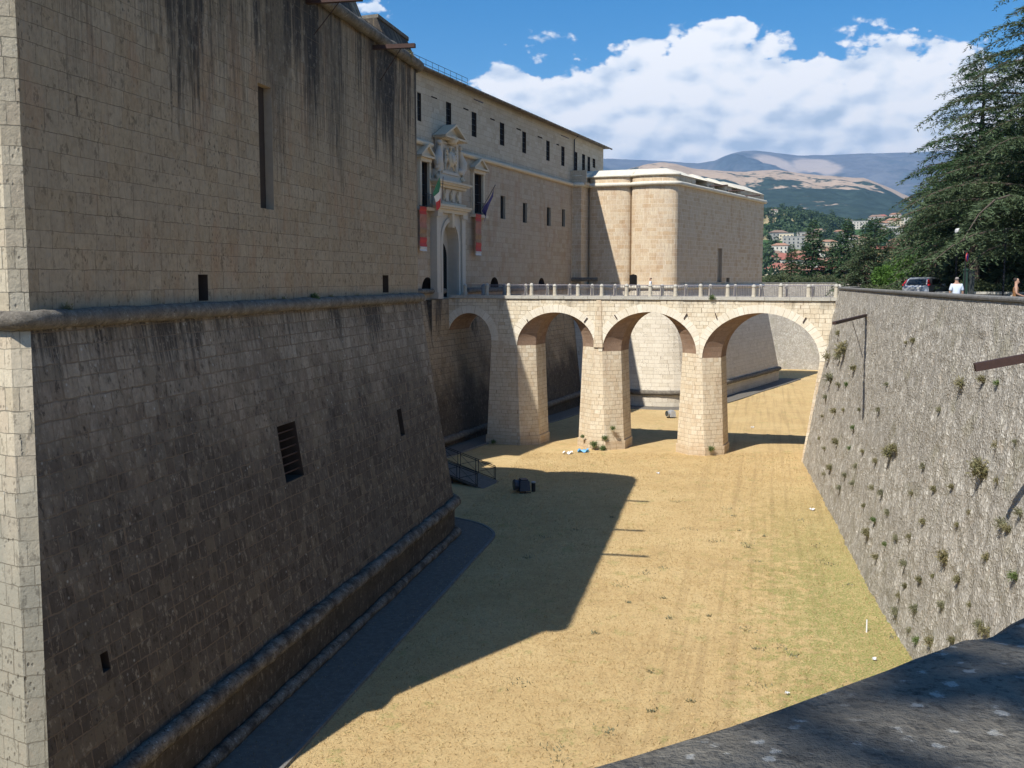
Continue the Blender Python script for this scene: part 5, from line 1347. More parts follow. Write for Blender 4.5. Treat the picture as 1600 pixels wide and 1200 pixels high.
HS = [  # px, k (0..1 up the slope), width, colour, roof, rot
 (1212, .52, 15, 'grey', 'brown', .3), (1226, .50, 13, 'cream', 'grey', -.2), (1221, .24, 17, 'cream', 'red', .15), (1240, .23, 20, 'white', 'red', .1), (1222, .17, 20, 'cream', 'red', .05), (1243, .165, 18, 'pink', 'terracotta', -.1),
 (1244, .34, 13, 'ochre', 'terracotta', .2), (1206, .33, 12, 'white', 'brown', -.3), (1252, .55, 14, 'grey', 'grey', .1), (1262, .52, 12, 'cream', 'brown', .4), (1236, .44, 18, 'grey', 'grey', 0.0), (1204, .88, 11, 'white', 'brown', 0),
 (1281, .40, 14, 'white', 'brown', .2), (1296, .36, 16, 'white', 'terracotta', -.2), (1290, .48, 13, 'cream', 'terracotta', .3), (1302, .24, 18, 'ochre', 'terracotta', .1), (1316, .50, 14, 'white', 'grey', -.1), (1331, .58, 12, 'white', 'brown', .2),
 (1336, .80, 20, 'white', 'grey', .05), (1319, .93, 12, 'grey', 'brown', .2), (1345, .55, 13, 'cream', 'terracotta', -.3), (1290, .17, 18, 'pink', 'red', .2), (1310, .13, 20, 'ochre', 'terracotta', -.1), (1331, .20, 18, 'pink', 'terracotta', .2),
 (1362, .94, 20, 'white', 'brown', .1), (1371, .95, 16, 'cream', 'red', -.2), (1357, .90, 12, 'white', 'grey', .3), (1392, .97, 16, 'white', 'terracotta', 0), (1384, .62, 18, 'white', 'grey', .1), (1396, .58, 14, 'grey', 'grey', .2), (1372, .68, 16, 'white', 'terracotta', .1),
 (1390, .74, 20, 'cream', 'terracotta', .1), (1398, .44, 16, 'pink', 'terracotta', .3), (1386, .36, 16, 'ochre', 'red', -.2), (1408, .60, 14, 'white', 'brown', .1), (1325, .34, 16, 'pink', 'red', .1), (1350, .38, 14, 'cream', 'terracotta', -.1), (1366, .42, 15, 'white', 'red', .2),
 (1276, .60, 12, 'cream', 'brown', -.1), (1307, .62, 12, 'white', 'terracotta', .3), (1412, .78, 16, 'white', 'grey', .1), (1424, .66, 14, 'cream', 'terracotta', .1), (1216, .40, 13, 'white', 'terracotta', -.2), (1262, .28, 15, 'white', 'red', 0), (1275, .30, 13, 'ochre', 'brown', .2), (1232, .30, 12, 'cream', 'terracotta', .4),
]
ordw = ['far left', 'left', 'middle', 'right', 'far right']
seen = {}
for i, (px, k, w, wc, rc, rz) in enumerate(HS):
    x, y, z = town(px, k); fl = 2 if w < 16 else 3
    key = (w, wc, rc)
    flat = rc == 'grey'
    d = w * .72; h = fl * 2.9 + .8
    lvl = 'low down' if k < .3 else 'mid-hill' if k < .65 else 'near crest'
    nb = ['by distant bastion', 'left of thin cedars', 'between thin cedars', 'right of thin cedars', 'beside big cedars'][min(4, int((px - 1195) / 45))]
    lab = '%s %s house with %s roof, %s, %s' % ('wide' if w >= 18 else 'small' if w <= 12 else 'medium', wc, 'flat grey' if flat else rc, lvl, nb)
    seen[lab] = seen.get(lab, 0) + 1
    if seen[lab] > 1: lab = lab.replace(' house', ' rear house')
    if key in protos: r = dup(protos[key], (x, y, z), rz, lab)
    else: r = make_house(w, d, h, wc, rc, fl, flat); protos[key] = r; r.location = (x, y, z); r.rotation_euler = (0, 0, rz)
    r['label'] = lab; r.rotation_euler[2] = rz - (px - 800) / 1600 * .9

# ------------------------------------------------------------------ trees
def leaf_mesh(name, P, D, ln, wd, mat, parent, rng, flat=.6):
    """P base points, D directions: one thin kite-shaped leaf spray each"""
    n = len(P); D = D / np.linalg.norm(D, axis=1)[:, None]
    up = np.tile(np.array([0, 0, 1.0]), (n, 1)) + rng.normal(0, 1 - flat, (n, 3))
    S = np.cross(D, up); S /= (np.linalg.norm(S, axis=1)[:, None] + 1e-6)
    ln = ln[:, None]; wd = wd[:, None]
    V = np.stack([P, P + D * ln * .45 + S * wd, P + D * ln, P + D * ln * .45 - S * wd], 1).reshape(-1, 3)
    F = np.arange(n * 4).reshape(-1, 4)
    return npmesh(name, V, F, mat, parent)
def cedar_mesh(H, spread, nl, seed, prof=None, big=1.0, dens=1.0, mats=('cedar_blue', 'bark'), lean=0.0, zmin=.12, droop=.16, leafs=1.0, base_r=None, name='cedar_tree'):
    rng = np.random.default_rng(seed); root = thing(name, 'x', 'tree')
    mb = MB(); br = base_r or H * .022
    nt = 9; mb.tube([(lean * (k / nt) ** 2 + .1 * math.sin(k * 1.7 + seed), .1 * math.cos(k * 1.3 + seed), H * k / nt) for k in range(nt + 1)][:nt], [br * (1 - .97 * k / nt) for k in range(nt)], 9)
    Ps, Ds = [], []; Ls = []
    if prof is None: prof = lambda s: (1 - s) ** .75 * (.55 + .45 * min(1, s * 6))
    for i in range(nl):
        s = min(.985, zmin + (1 - zmin) * ((i + rng.random() * .6) / nl) ** .95); a = i * 2.399 + rng.normal(0, .35)
        L = spread * prof(s) * rng.uniform(.72, 1.12) + .15; rise = rng.uniform(.05, .38) * (1 - s * .2) + .25 * max(0, s - .85)
        z0 = H * s * .97; m = 7; pts = []
        base = np.array([lean * s ** 2, 0, z0]); bend = rng.normal(0, .12)
        for k in range(m + 1):
            t = k / m; aa = a + bend * t; r_ = L * t
            pts.append(base + np.array([math.cos(aa) * r_, math.sin(aa) * r_, L * (rise * t - (rise + droop) * .85 * t * t * t)]))
        mb.tube([tuple(p) for p in pts], [max(.012, br * .33 * (1 - s * .6) * (L / spread) * (1 - .9 * k / m)) for k in range(m + 1)], 5, caps=False)
        pts = np.array(pts)
        ns = int(L / .20 * dens) + 2
        for j in range(ns):
            t = .12 + .88 * (j + rng.random()) / ns; f = t * m; k = min(m - 1, int(f)); p = pts[k] + (pts[k + 1] - pts[k]) * (f - k); d = pts[k + 1] - pts[k]; d /= np.linalg.norm(d)
            side = np.array([-d[1], d[0], 0]); side /= (np.linalg.norm(side) + 1e-6); sg = 1 if j % 2 else -1
            tw = (.22 + .40 * L * (1 - t) * .6 + .12 * min(1, L)) * rng.uniform(.6, 1.25); tw = min(tw, 1.9)
            dd = d * rng.uniform(.35, .8) + side * sg * rng.uniform(.6, 1) + np.array([0, 0, rng.uniform(-.05, .28)]); dd /= np.linalg.norm(dd)
            nn = max(2, int(tw / .085 * leafs)); u = (np.arange(nn) + rng.random(nn)) / nn
            q = p + dd * (tw * u)[:, None]; q[:, 2] -= tw * (.30 + droop) * u ** 2.0
            q += rng.normal(0, .03, q.shape)
            D = dd * .9 + rng.normal(0, .55, (nn, 3)); D[:, 2] = D[:, 2] * .4 - .25 * u - .08
            Ps.append(q); Ds.append(D); Ls.append(np.full(nn, 1.0))
    P = np.concatenate(Ps); D = np.concatenate(Ds); n = len(P)
    mb.build('trunk', M[mats[1]], root)
    leaf_mesh('crown', P, D, rng.uniform(.22, .46, n) / leafs ** .4 * big ** .6, rng.uniform(.034, .06, n) / leafs ** .7 * big, M[mats[0]], root, rng, .55)
    return root
def put(r, px, Y, label, rz=0.0, z=None, group='cedars along the outer road'):
    x = (px - 800) / FPX * Y * (math.cos(PIT) + 0.0) + 0; x = (px - 800) / 1608.0 * Y
    r.location = (x, Y, gz(x, Y) if z is None else z); r.rotation_euler = (0, 0, rz); r['label'] = label
    if group: r['group'] = group
    return r
bigp = lambda s: (1 - s) ** .92 * 1.12 * (.80 + .2 * min(1, s * 5))
A = put(cedar_mesh(21.5, 9.8, 165, 1, bigp, zmin=.13, dens=1.6, leafs=2.0), 1660, 50, 'biggest grey-green cedar with long drooping limbs at the right edge of the picture', 2.2)
Bt = put(cedar_mesh(15.6, 6.3, 110, 2, lambda s: (1 - s) ** .55, mats=('cedar_green', 'bark'), zmin=.2, dens=1.5, leafs=1.9), 1522, 62, 'dark green cedar whose pointed top stands against the cloud')
c3 = cedar_mesh(12.8, 4.2, 74, 3, dens=1.3, leafs=.8, big=1.9, mats=('cedar_green', 'bark'))
put(c3, 1268, 186, 'thin pointed grey-green cedar just right of the distant bastion', .4)
cedars = [(1322, 184, 12.8, 'thin pointed cedar in the middle of the row beyond the bridge end', 2.0), (1236, 188, 8.4, 'low grey-green cedar closest to the distant bastion', 4.0), (1300, 190, 9.0, 'low grey cedar between the two thin pointed cedars', 1.1)]
for (px, Y, H, lab, rz) in cedars:
    r = dup(c3, (0, 0, 0), 0, lab, H / 12.8); put(r, px, Y, lab, rz)
c4 = cedar_mesh(9.5, 5.6, 80, 5, lambda s: (1 - s) ** .5, big=1.3, dens=1.05, leafs=.85, zmin=.06, droop=.3)
put(c4, 1460, 70, 'broad drooping cedar with limbs low over the silver car', .7).scale = (.72, .72, .8)
for (px, Y, sc_, lab, rz) in ((1350, 84.5, .58, 'weeping grey cedar beside the bridge end', 1.9), (1432, 92, .72, 'broad cedar behind the fresh green shrub', 3.1), (1398, 175, .95, 'wide cedar at the back of the row, behind the weeping cedar', 4.4), (1505, 80, 1.25, 'dark cedar behind the green post', 5.2), (1560, 72, 1.2, 'cedar filling the shade behind the low bench wall', .3), (1618, 66, 1.3, 'cedar in deep shade at the right behind the woman', 2.6), (1478, 110, 1.3, 'cedar in the gap behind the car', 1.3), (1545, 96, 1.6, 'tall cedar deep in the shade behind the lamp post', 3.6), (1570, 80, 1.5, 'cedar standing in the dark behind the street lamp', 2.2), (1524, 90, 1.55, 'cedar standing in the dark behind the notice board', .9), (1600, 92, 1.7, 'farthest tall cedar deep in the shade at the right', 4.1)):
    r = dup(c4, (0, 0, 0), 0, lab, sc_); put(r, px, Y, lab, rz)
c5 = cedar_mesh(10.0, 3.6, 66, 8, big=1.6, prof=lambda s: (1 - s) ** .42 * .95, mats=('cedar_green', 'bark'), dens=1.3, leafs=.8, zmin=.08, droop=.05)
put(c5, 1364, 176, 'dense dark rounded conifer in the row beyond the bridge end', 0).scale = (1.22, 1.22, 1.25)
def bush(name, rx, rz_, n, seed, mat, lsz=.12):
    rng = np.random.default_rng(seed); root = thing(name, 'x', 'shrub'); mb = MB()
    nb = 26; C = rng.normal(0, 1, (nb, 3)); C /= np.linalg.norm(C, axis=1)[:, None]; C *= rng.uniform(.35, .85, nb)[:, None]; C *= np.array([rx, rx, rz_]); C[:, 2] = np.abs(C[:, 2]) * .9 + rz_ * .25
    for c in C: mb.tube([(c[0] * .05, c[1] * .05, 0), tuple(c * .5), tuple(c)], [.05, .03, .008], 5, caps=False)
    mb.build('stem', M['bark'], root)
    idx = rng.integers(0, nb, n); d = rng.normal(0, 1, (n, 3)); d /= np.linalg.norm(d, axis=1)[:, None]
    P = C[idx] + d * (rng.random(n) ** .4)[:, None] * np.array([rx, rx, rz_]) * .34; P[:, 2] = np.maximum(P[:, 2], .02)
    leaf_mesh('foliage', P, d + rng.normal(0, .5, (n, 3)), rng.uniform(.7, 1.4, n) * lsz, rng.uniform(.25, .4, n) * lsz, M[mat], root, rng, .3)
    return root
b1 = bush('shrub', 2.4, 1.7, 9000, 1, 'bright_green', .16); put(b1, 1412, 78, 'fresh bright green shrub above the bridge end of the road', z=.9, group='shrubs along the outer road').scale = (1, 1, 1.3)
b2 = bush('shrub', 1.7, 1.1, 7000, 2, 'olive_green', .13); put(b2, 1393, 72, 'low olive shrub behind the parapet left of the silver car', group='shrubs along the outer road')
for (px, Y, s_, lab) in ((1428, 74, 1.15, 'olive shrub touching the rear of the silver car'), (1336, 83, .8, 'small olive shrub at the end of the bridge railing'), (1370, 79, 1.0, 'olive shrub between the bridge end and the low shrubs'), (1476, 88, 1.7, 'large olive shrub behind the silver car'), (1545, 60, 1.3, 'shaded shrub behind the bench wall'), (1215, 180, 2.2, 'large olive shrub at the foot of the distant bastion corner'), (1256, 182, 1.8, 'olive shrub below the first thin cedar'), (1285, 181, 2.0, 'olive shrub below and right of the first thin cedar'), (1340, 180, 2.0, 'olive shrub below the second thin cedar')):
    r = dup(b2, (0, 0, 0), 0, lab, s_); put(r, px, Y, lab, px * .37, group='shrubs along the outer road')
# trees between the houses: one light mesh, copied
def far_tree(seed, n=420):
    rng = np.random.default_rng(seed); root = thing('tree', 'x', 'tree', group='trees among the houses'); mb = MB(); mb.tube([(0, 0, -2), (0, 0, 4.5)], [.35, .2], 6); mb.build('trunk', M['bark'], root)
    d = rng.normal(0, 1, (n, 3)); d /= np.linalg.norm(d, axis=1)[:, None]; lob = rng.normal(0, 1, (9, 3)) * np.array([1.6, 1.6, 1.5]) + np.array([0, 0, 5.5]); P = lob[rng.integers(0, 9, n)] + d * rng.uniform(.8, 1.9, n)[:, None]
    leaf_mesh('crown', P, d + rng.normal(0, .4, (n, 3)), rng.uniform(.9, 1.5, n), rng.uniform(.35, .6, n), M['tree_far'], root, rng, .2); return root
M['tree_far'] = foliage('distant_tree_leaves', (.035, .065, .025), (.055, .09, .035), (.075, .10, .045), .1)
ft = [far_tree(1), far_tree(2), far_tree(3)]
rng = np.random.default_rng(5)
cnt = 0
for i in range(190):
    px = rng.uniform(1192, 1432); k = rng.uniform(.06, .98) ** .9
    if any(abs(px - h[0]) < 6 and -.05 < h[1] - k < .10 for h in HS): continue
    x, y, z = town(px, k)
    r = ft[cnt] if cnt < 3 else dup(ft[cnt % 3], (x, y, z)); r.location = (x, y, z - .5); s_ = rng.uniform(.7, 1.5); r.scale = (s_, s_, s_ * rng.uniform(.9, 1.3)); r.rotation_euler = (0, 0, rng.uniform(0, 6)); r['label'] = 'small round dark tree among the houses on the town hill'; cnt += 1
# wooded slope: far-off wood that reads as one mass
n = 26000; pxs = rng.uniform(1180, 1440, n); ks = rng.uniform(.55, 1.0, n)
wd_ = []; 
for a_, k_ in zip(pxs, ks):
    if fbm(np.array(a_ / 26), np.array(k_ * 7), None, 3, 77) * 1.0 + .10 * (1 if a_ < 1320 else -.2) + (.12 if k_ > .8 else -.02) < .045: continue
    x, y, z = town(float(a_), float(k_)); wd_.append((x + rng.normal(0, 1), y + rng.normal(0, 3), z + rng.uniform(0, 6)))
wd_ = np.array(wd_); dv = rng.normal(0, 1, wd_.shape); dv[:, 2] = np.abs(dv[:, 2])
wo_ = leaf_mesh('woodland', wd_, dv, rng.uniform(2.0, 4.0, len(wd_)), rng.uniform(.9, 1.8, len(wd_)), M['tree_far'], None, rng, .2); tag(wo_, 'green wood covering the slope behind the town', 'woodland', kind='stuff')
# cedar behind the photographer whose shade falls across the near coping
r = cedar_mesh(12.5, 5.2, 17, 31, lambda s: (1 - s) ** .5 * 1.2, dens=1.0, leafs=.8, zmin=.46, droop=.1); r['label'] = 'cedar standing behind the viewpoint, shading the near coping'; r['group'] = 'cedars along the outer road'; r.location = (-2.9, -3.9, 0)

# ------------------------------------------------------------------ weeds on the rubble wall, pier feet and ledges
def tuft(seed, mat, n=420, r=.34, h=.20, hang=2.6):
    rng = np.random.default_rng(seed); d = rng.normal(0, 1, (n, 3)); d[:, 2] = np.abs(d[:, 2]) * 1.1 - hang * .3; d /= np.linalg.norm(d, axis=1)[:, None]
    P = np.clip(rng.normal(0, .38, (n, 3)), -.8, .8) * np.array([r, r, r * .75])
    o = leaf_mesh('weed_tuft', P, d, rng.uniform(.5, 1.2, n) * h, rng.uniform(.012, .028, n), M[mat], None, rng, .3); return tag(o, 'x', 'weed')
M['weed_olive'] = foliage('dusty_olive_weed', (.17, .175, .10), (.24, .235, .14), (.30, .28, .18), .3)
P_, N_, S_, zt_, zb_, bt_ = WALL
def on_wall(x, y):
    """pixel -> rubble wall surface (search along the wall)"""
    r = ray(x, y); best = None
    for k in range(400):
        d = 20 + k * .16; p = CAM + r * (d / r[1]); i = int(np.argmin((P_[:, 0] - p.x) ** 2 + (P_[:, 1] - p.y) ** 2)); off = (p.x - P_[i, 0]) * N_[i, 0] + (p.y - P_[i, 1]) * N_[i, 1]
        t = (zt_ - p.z) / (zt_ - zb_)
        if off < bt_ * t: return p, Vector((N_[i, 0], N_[i, 1], 0))
    return None, None
tufts = [tuft(1, 'weed'), tuft(2, 'weed_green'), tuft(3, 'weed_olive', 220, .32, .36), tuft(4, 'weed', 120, .24, .3)]
tpx = [(1322, 545, 2.2), (1314, 556, 1.6), (1297, 556, 1.8), (1300, 590, 1.5), (1312, 520, 1.0), (1337, 575, 1.0), (1292, 620, 1.0), (1287, 650, .9), (1310, 690, 1.3), (1336, 668, .9), (1300, 730, 1.2), (1315, 762, 1.0), (1290, 740, 1.0), (1322, 742, .8),
 (1395, 707, 1.7), (1402, 700, 1.3), (1340, 728, .8), (1365, 762, .9), (1360, 832, 1.5), (1369, 812, 1.0), (1373, 870, 1.0), (1404, 840, .8), (1425, 838, .9), (1415, 880, .8), (1440, 905, .8), (1463, 764, .8), (1445, 728, .7), (1506, 598, 1.2), (1538, 592, .8), (1562, 598, .7), (1541, 734, 1.7), (1534, 722, 1.2), (1562, 750, .8), (1572, 818, 1.2), (1580, 826, 1.0), (1482, 870, 1.3),
 (1434, 950, 1.0), (1408, 930, .9), (1460, 1002, 1.2), (1437, 1000, .9), (1492, 1000, .9), (1403, 955, 1.0), (1545, 985, 1.2), (1535, 975, .9), (1418, 915, .8), (1352, 790, .7), (1380, 770, .8), (1427, 770, .7), (1490, 760, .7), (1330, 700, .8), (1345, 640, .7), (1375, 640, .7), (1320, 640, .8), (1388, 600, .7), (1418, 535, .6), (1430, 532, .8), (1470, 640, .6), (1520, 800, .8), (1548, 870, .8), (1590, 900, .9), (1500, 905, .8), (1598, 800, 1.0), (1558, 695, .7), (1590, 690, .6), (1445, 815, .7), (1462, 900, .7), (1390, 800, .7), (1312, 600, 1.0), (1305, 642, .9), (1325, 600, .7), (1500, 820, .7), (1475, 945, .8), (1520, 945, .8), (1425, 985, .7), (1370, 720, .7), (1350, 705, .7), (1335, 755, .8), (1290, 700, .8), (1282, 685, .7), (1385, 850, .7)]
rr = random.Random(12); used = [False] * 4
for i, (x, y, s_) in enumerate(tpx):
    p, nn = on_wall(x, y)
    if p is None: continue
    k = [0, 2, 3, 2, 0, 0, 2, 3, 0, 1][i % 10]; o = tufts[k]
    if used[k]: o = o.copy(); sc.collection.objects.link(o)
    used[k] = True; o.location = p + nn * .12 * s_; ss = .66 * s_ * rr.uniform(.85, 1.2) * (.62 + .4 * min(1, p.y / 70)); o.scale = (ss, ss, ss * rr.uniform(.9, 1.25)); o.rotation_euler = (rr.uniform(-.3, .3), rr.uniform(-.3, .3), rr.uniform(0, 6))
    o['label'] = {0: 'dry straw-coloured weed tuft growing from the rubble wall', 1: 'small green weed growing from the rubble wall', 2: 'olive weed tuft growing from the rubble wall', 3: 'little straw-coloured sprig growing from the rubble wall'}[k]; o['group'] = 'weeds growing from the rubble wall'
def weed_at(p, k, s_, lab, g_=None):
    o = tufts[k].copy(); sc.collection.objects.link(o); o.location = p; o.scale = (s_, s_, s_); o.rotation_euler = (0, 0, rr.uniform(0, 6)); o['label'] = lab
    if g_: o['group'] = g_
    elif 'group' in o.keys(): del o['group']
    return o
for (w, m, z, s_) in ((AR[1][1] + .2, -.5, -11.5, 1.0), (AR[1][1] + 1.0, -.1, -11.0, .8), (AR[1][1] + 1.6, .1, -10.2, .7), (AR[2][1] + 1.3, .1, -11.4, .8), (AR[1][1] - .9, 0, -11.0, .6), (AR[0][1] + .4, -.5, -11.8, .7), (AR[1][1] + .9, -.3, -11.8, .9)):
    weed_at(B(w, m - .15, z), 1, s_, 'green weed growing at the foot of a bridge pier', 'weeds at the feet of the bridge piers')
weed_at(B(wpx(1113, 466), -.12, .3), 1, .8, 'small green weed growing on the bridge kerb')
pp = hit(488, 455, V3(PN[IF], 0), Vector(((PN[IF + 1] - PN[IF]).normalized().y, -(PN[IF + 1] - PN[IF]).normalized().x, 0)))
for (x, y, s_) in ((488, 455, .6), (515, 462, .35), (100, 472, .5), (555, 462, .3), (425, 466, .3), (440, 464, .3)):
    nn = (PN[IF + 1] - PN[IF]).normalized(); nn = Vector((nn.y, -nn.x, 0)); p = hit(x, y, V3(PN[IF], 0), nn); p.z = Z_CORD + .24; weed_at(p + nn * .08, 3 if x != 488 else 1, s_, 'small weed on the round moulding of the near bastion', 'weeds on the near bastion moulding')
weed_at(hit(632, 88, V3(PN[IF], 0), nn) + nn * .1, 0, 1.1, 'dry weed growing at the foot of the near bastion parapet')
M['straw'] = foliage('dry_straw', (.50, .37, .18), (.60, .46, .24), (.30, .22, .10), .3)
# grass stubble and green rosettes on the moat floor
rng = np.random.default_rng(21); n = 110000
yy = rng.uniform(24, 80, n) ** 1.0; xx = rng.uniform(-8, 22, n); keep = (xx < 4.2 + .2 * yy + 3.6) & (xx > -9 + .18 * (yy - 24)); xx, yy = xx[keep], yy[keep]
zz = -11.95 - 1.0 * sma(yy, 75, 125) + .16 * fbm(xx / 7, yy / 7, None, 3, 3); P = np.stack([xx, yy, zz - .005], 1); D = rng.normal(0, .6, P.shape); D[:, 2] = rng.uniform(.3, 1, len(P))
o = leaf_mesh('dry_grass', P, D, rng.uniform(.06, .17, len(P)), rng.uniform(.007, .016, len(P)), M['straw'], None, rng, .2); tag(o, 'straw-coloured grass stubble covering the moat floor', 'grass', kind='stuff')
n = 50; cy = rng.uniform(25, 62, n); cx = rng.uniform(0, 1, n) ** .6 * (cy * .2 + 9) - 2; Pc = np.repeat(np.stack([cx, cy], 1), 26, 0) + rng.normal(0, 1, (n * 26, 2)) * np.repeat(rng.uniform(.05, .3, n), 26)[:, None]
zz = -11.95 - 1.0 * sma(Pc[:, 1], 75, 125) + .16 * fbm(Pc[:, 0] / 7, Pc[:, 1] / 7, None, 3, 3); P = np.stack([Pc[:, 0], Pc[:, 1], zz], 1); D = rng.normal(0, .6, P.shape); D[:, 2] = rng.uniform(.2, .9, len(P))
o = leaf_mesh('green_weeds', P, D, rng.uniform(.06, .15, len(P)), rng.uniform(.012, .03, len(P)), M['weed_olive'], None, rng, .2); tag(o, 'scattered low green weeds on the moat floor near the rubble wall', 'weeds', kind='stuff')
# ------------------------------------------------------------------ floodlight beams
def beam(name, label, a, b, w, brace=None, group=None, box=None):
    r = thing(name, label, 'beam', tuple(a), 0, group); mb = MB(); mb.bar(a, b, w, w * .9); part(mb, 'steel_beam', M['rust_steel'], r)
    if brace: mb = MB(); mb.tube([brace[0], brace[1]], .018, 5); part(mb, 'brace', M['rust_steel'], r)
    return r
nface = Vector(((PN[IF + 1] - PN[IF]).normalized().y, -(PN[IF + 1] - PN[IF]).normalized().x, 0)); pf0 = V3(PN[IF], 0)
g_ = 'floodlight beams above the near bastion'
for k, (x, y, xe, ye) in enumerate(((487, 2, 550, 8), (590, 74, 646, 79), (380, -95, 470, -88))):
    a = hit(x, y, pf0 + nface * .15, nface); L = 3.3
    L = (2.0, 1.75, 2.4)[k]; e = a + nface * L; root = a - nface * 1.0
    st = hit(x + 4, y + 52, pf0, nface)
    beam('floodlight_beam', ['rusty beam jutting from the near bastion top, at the upper edge of the picture', 'rusty beam jutting from the near bastion parapet close to its far corner', 'rusty beam jutting from the near bastion top nearest the camera'][k], root, e, .2, (a + nface * 1.1 - Vector((0, 0, .08)), st), g_)
def wallbeam(label, x, y, L, xe, ye, w, sh):
    p, nn = on_wall(x, y)
    e = p + (hit(xe, ye, p + nn * L, nn) - p)
    return beam('floodlight_beam', label, p - nn * .4, e, w, (p + (e - p) * .45 - Vector((0, 0, .05)), p - Vector((0, 0, 1.6)) + nn * .25 ), 'floodlight beams on the rubble wall')
wallbeam('rusty beam jutting from the rubble wall beside the bridge end', 1349, 491, 3.0, 1303, 505, .17, 0)
e = atY(1523, 574, 27.0); p = e + Vector((.97, -.22, .22)) * 3.9
beam('floodlight_beam', 'thick rusty beam jutting from the rubble wall at the right edge of the picture', p, e, .24, (e + (p - e) * .3 - Vector((0, 0, .1)), p - Vector((.35, 0, 2.0))), 'floodlight beams on the rubble wall')

# ------------------------------------------------------------------ things on the moat floor
RP = thing('access_ramp', 'metal access ramp with crossed railings at the foot of the near bastion flank', 'ramp', tuple(atz(742, 752, -12.0)))
a = atz(700, 760, -12.0); 
pA0 = Vector((-6.2, 69.4, -11.0)); pA1 = atz(756, 764, -11.97)      # near edge, high -> low
pB0 = Vector((-5.0, 72.0, -11.0)); pB1 = atz(780, 752, -11.97)
mb = MB(); th = Vector((0, 0, -.12))
pA0 = pA1 + (pA0 - pA1); 
for P4 in ([pA0, pA1, pB1, pB0],):
    mb.add(P4 + [q + th for q in P4], [(0, 1, 2, 3), (7, 6, 5, 4), (0, 4, 5, 1), (1, 5, 6, 2), (2, 6, 7, 3), (3, 7, 4, 0)])
part(mb, 'ramp_deck', M['paving'], RP)
for (s0, s1) in ((pA0, pA1.lerp(pA0, .1)), (pB0, pB1.lerp(pB0, .06))):
    mb = MB(); n = 3; H = Vector((0, 0, .95))
    for z in (.06, .84, .95): mb.tube([s0 + Vector((0, 0, z)), s1 + Vector((0, 0, z))], .025, 5)
    for k in range(n + 1):
        for d in (-.05, .05):
            q = s0.lerp(s1, min(1, max(0, k / n + d * .5))); mb.tube([q, q + H], .025, 5)
    for k in range(n):
        q0, q1 = s0.lerp(s1, k / n), s0.lerp(s1, (k + 1) / n); mb.tube([q0 + Vector((0, 0, .06)), q1 + Vector((0, 0, .84))], .015, 4); mb.tube([q0 + Vector((0, 0, .84)), q1 + Vector((0, 0, .06))], .015, 4)
    part(mb, 'railing', M['iron'], RP)
mb = MB()
for k in (0, .5): 
    for (u, v) in ((pA0, pA1), (pB0, pB1)): q = u.lerp(v, k); mb.tube([q, Vector((q.x, q.y, -12.3))], .05, 6)
part(mb, 'support', M['iron'], RP)
M['lamp_blue'] = plain('dark_blue_grey_lamp_housing', (.045, .06, .085), .5, .3, .5); M['lamp_white'] = plain('pale_lamp_housing', (.45, .46, .47), .5, .3, .5)
def floodlight(px, py, label, mat, s, rz):
    p = atz(px, py, -12.0); 
    if py < 700: p = atz(px, py, floor_z(*atz(px, py, -12.6)[:2]))
    p.z = floor_z(p.x, p.y)
    r = thing('floodlight', label, 'floodlight', tuple(p), rz)
    mb = MB(); mb.box((0, 0, .38 * s), (.55 * s, .75 * s, .5 * s), taper=.85); mb.box((0, 0, .66 * s), (.35 * s, .5 * s, .1 * s)); mb.build('housing', mat, r)
    mb = MB(); mb.tube([(-.5 * s, 0, .42 * s), (-.28 * s, 0, .4 * s)], [.3 * s, .24 * s], 10); mb.build('reflector', mat, r)
    mb = MB(); mb.tube([(-.53 * s, 0, .42 * s), (-.505 * s, 0, .42 * s)], [.26 * s, .27 * s], 12); mb.build('lens', M['glass'], r)
    mb = MB()
    for yv in (-.32, .32): mb.bar((-.3 * s, yv * s, .04), (.3 * s, yv * s, .04), .06); mb.bar((0, yv * s, .04), (0, yv * s, .3 * s), .05)
    mb.build('bracket', M['iron'], r)
    return r
floodlight(818, 770, 'dark blue-grey floodlight lying in the shade on the moat floor', M['lamp_blue'], 1.25, .25)
floodlight(1049, 653, 'pale floodlight on the grass behind the bridge piers', M['lamp_white'], 1.1, .4)
p = atz(833.5, 769, -12.0); r = thing('bollard_lamp', 'short dark cylindrical lamp post beside the floodlight on the moat floor', 'lamp', tuple(p))
mb = MB(); mb.lathe((0, 0, 0), [(.13, 0), (.13, .6), (.14, .62)], 10); mb.build('post', M['iron'], r); mb = MB(); mb.lathe((0, 0, 0), [(.145, .62), (.15, .68), (.06, .72)], 10); mb.build('cap', M['lamp_white'], r)
M['plastic_white'] = plain('white_plastic', (.75, .76, .78), .5); M['plastic_blue'] = plain('blue_plastic', (.12, .36, .62), .5)
def litter(px, py, mat, lab, s=.35):
    p = atz(px, py, -12.05); p.z = floor_z(p.x, p.y) + .04; rng = np.random.default_rng(int(px)); mb = MB(); n = 6
    vs = [(s * (i / n - .5) * 1.5 + rng.normal(0, .02), s * (j / n - .5) + rng.normal(0, .02), max(0, .12 * s / .35 * math.sin(i * 1.4) * math.cos(j * 1.1) + .05 + rng.normal(0, .015))) for i in range(n + 1) for j in range(n + 1)]
    V_ = [Vector(v) + p for v in vs]; V2_ = [q - Vector((0, 0, .012)) for q in V_]; N1 = len(V_)
    fs = []
    for i in range(n):
        for j in range(n): a_ = i * (n + 1) + j; fs.append((a_, a_ + n + 1, a_ + n + 2, a_ + 1)); fs.append((N1 + a_, N1 + a_ + 1, N1 + a_ + n + 2, N1 + a_ + n + 1))
    mb.add(V_ + V2_, fs); return tag(mb.build('plastic_bag', mat), lab, 'litter')
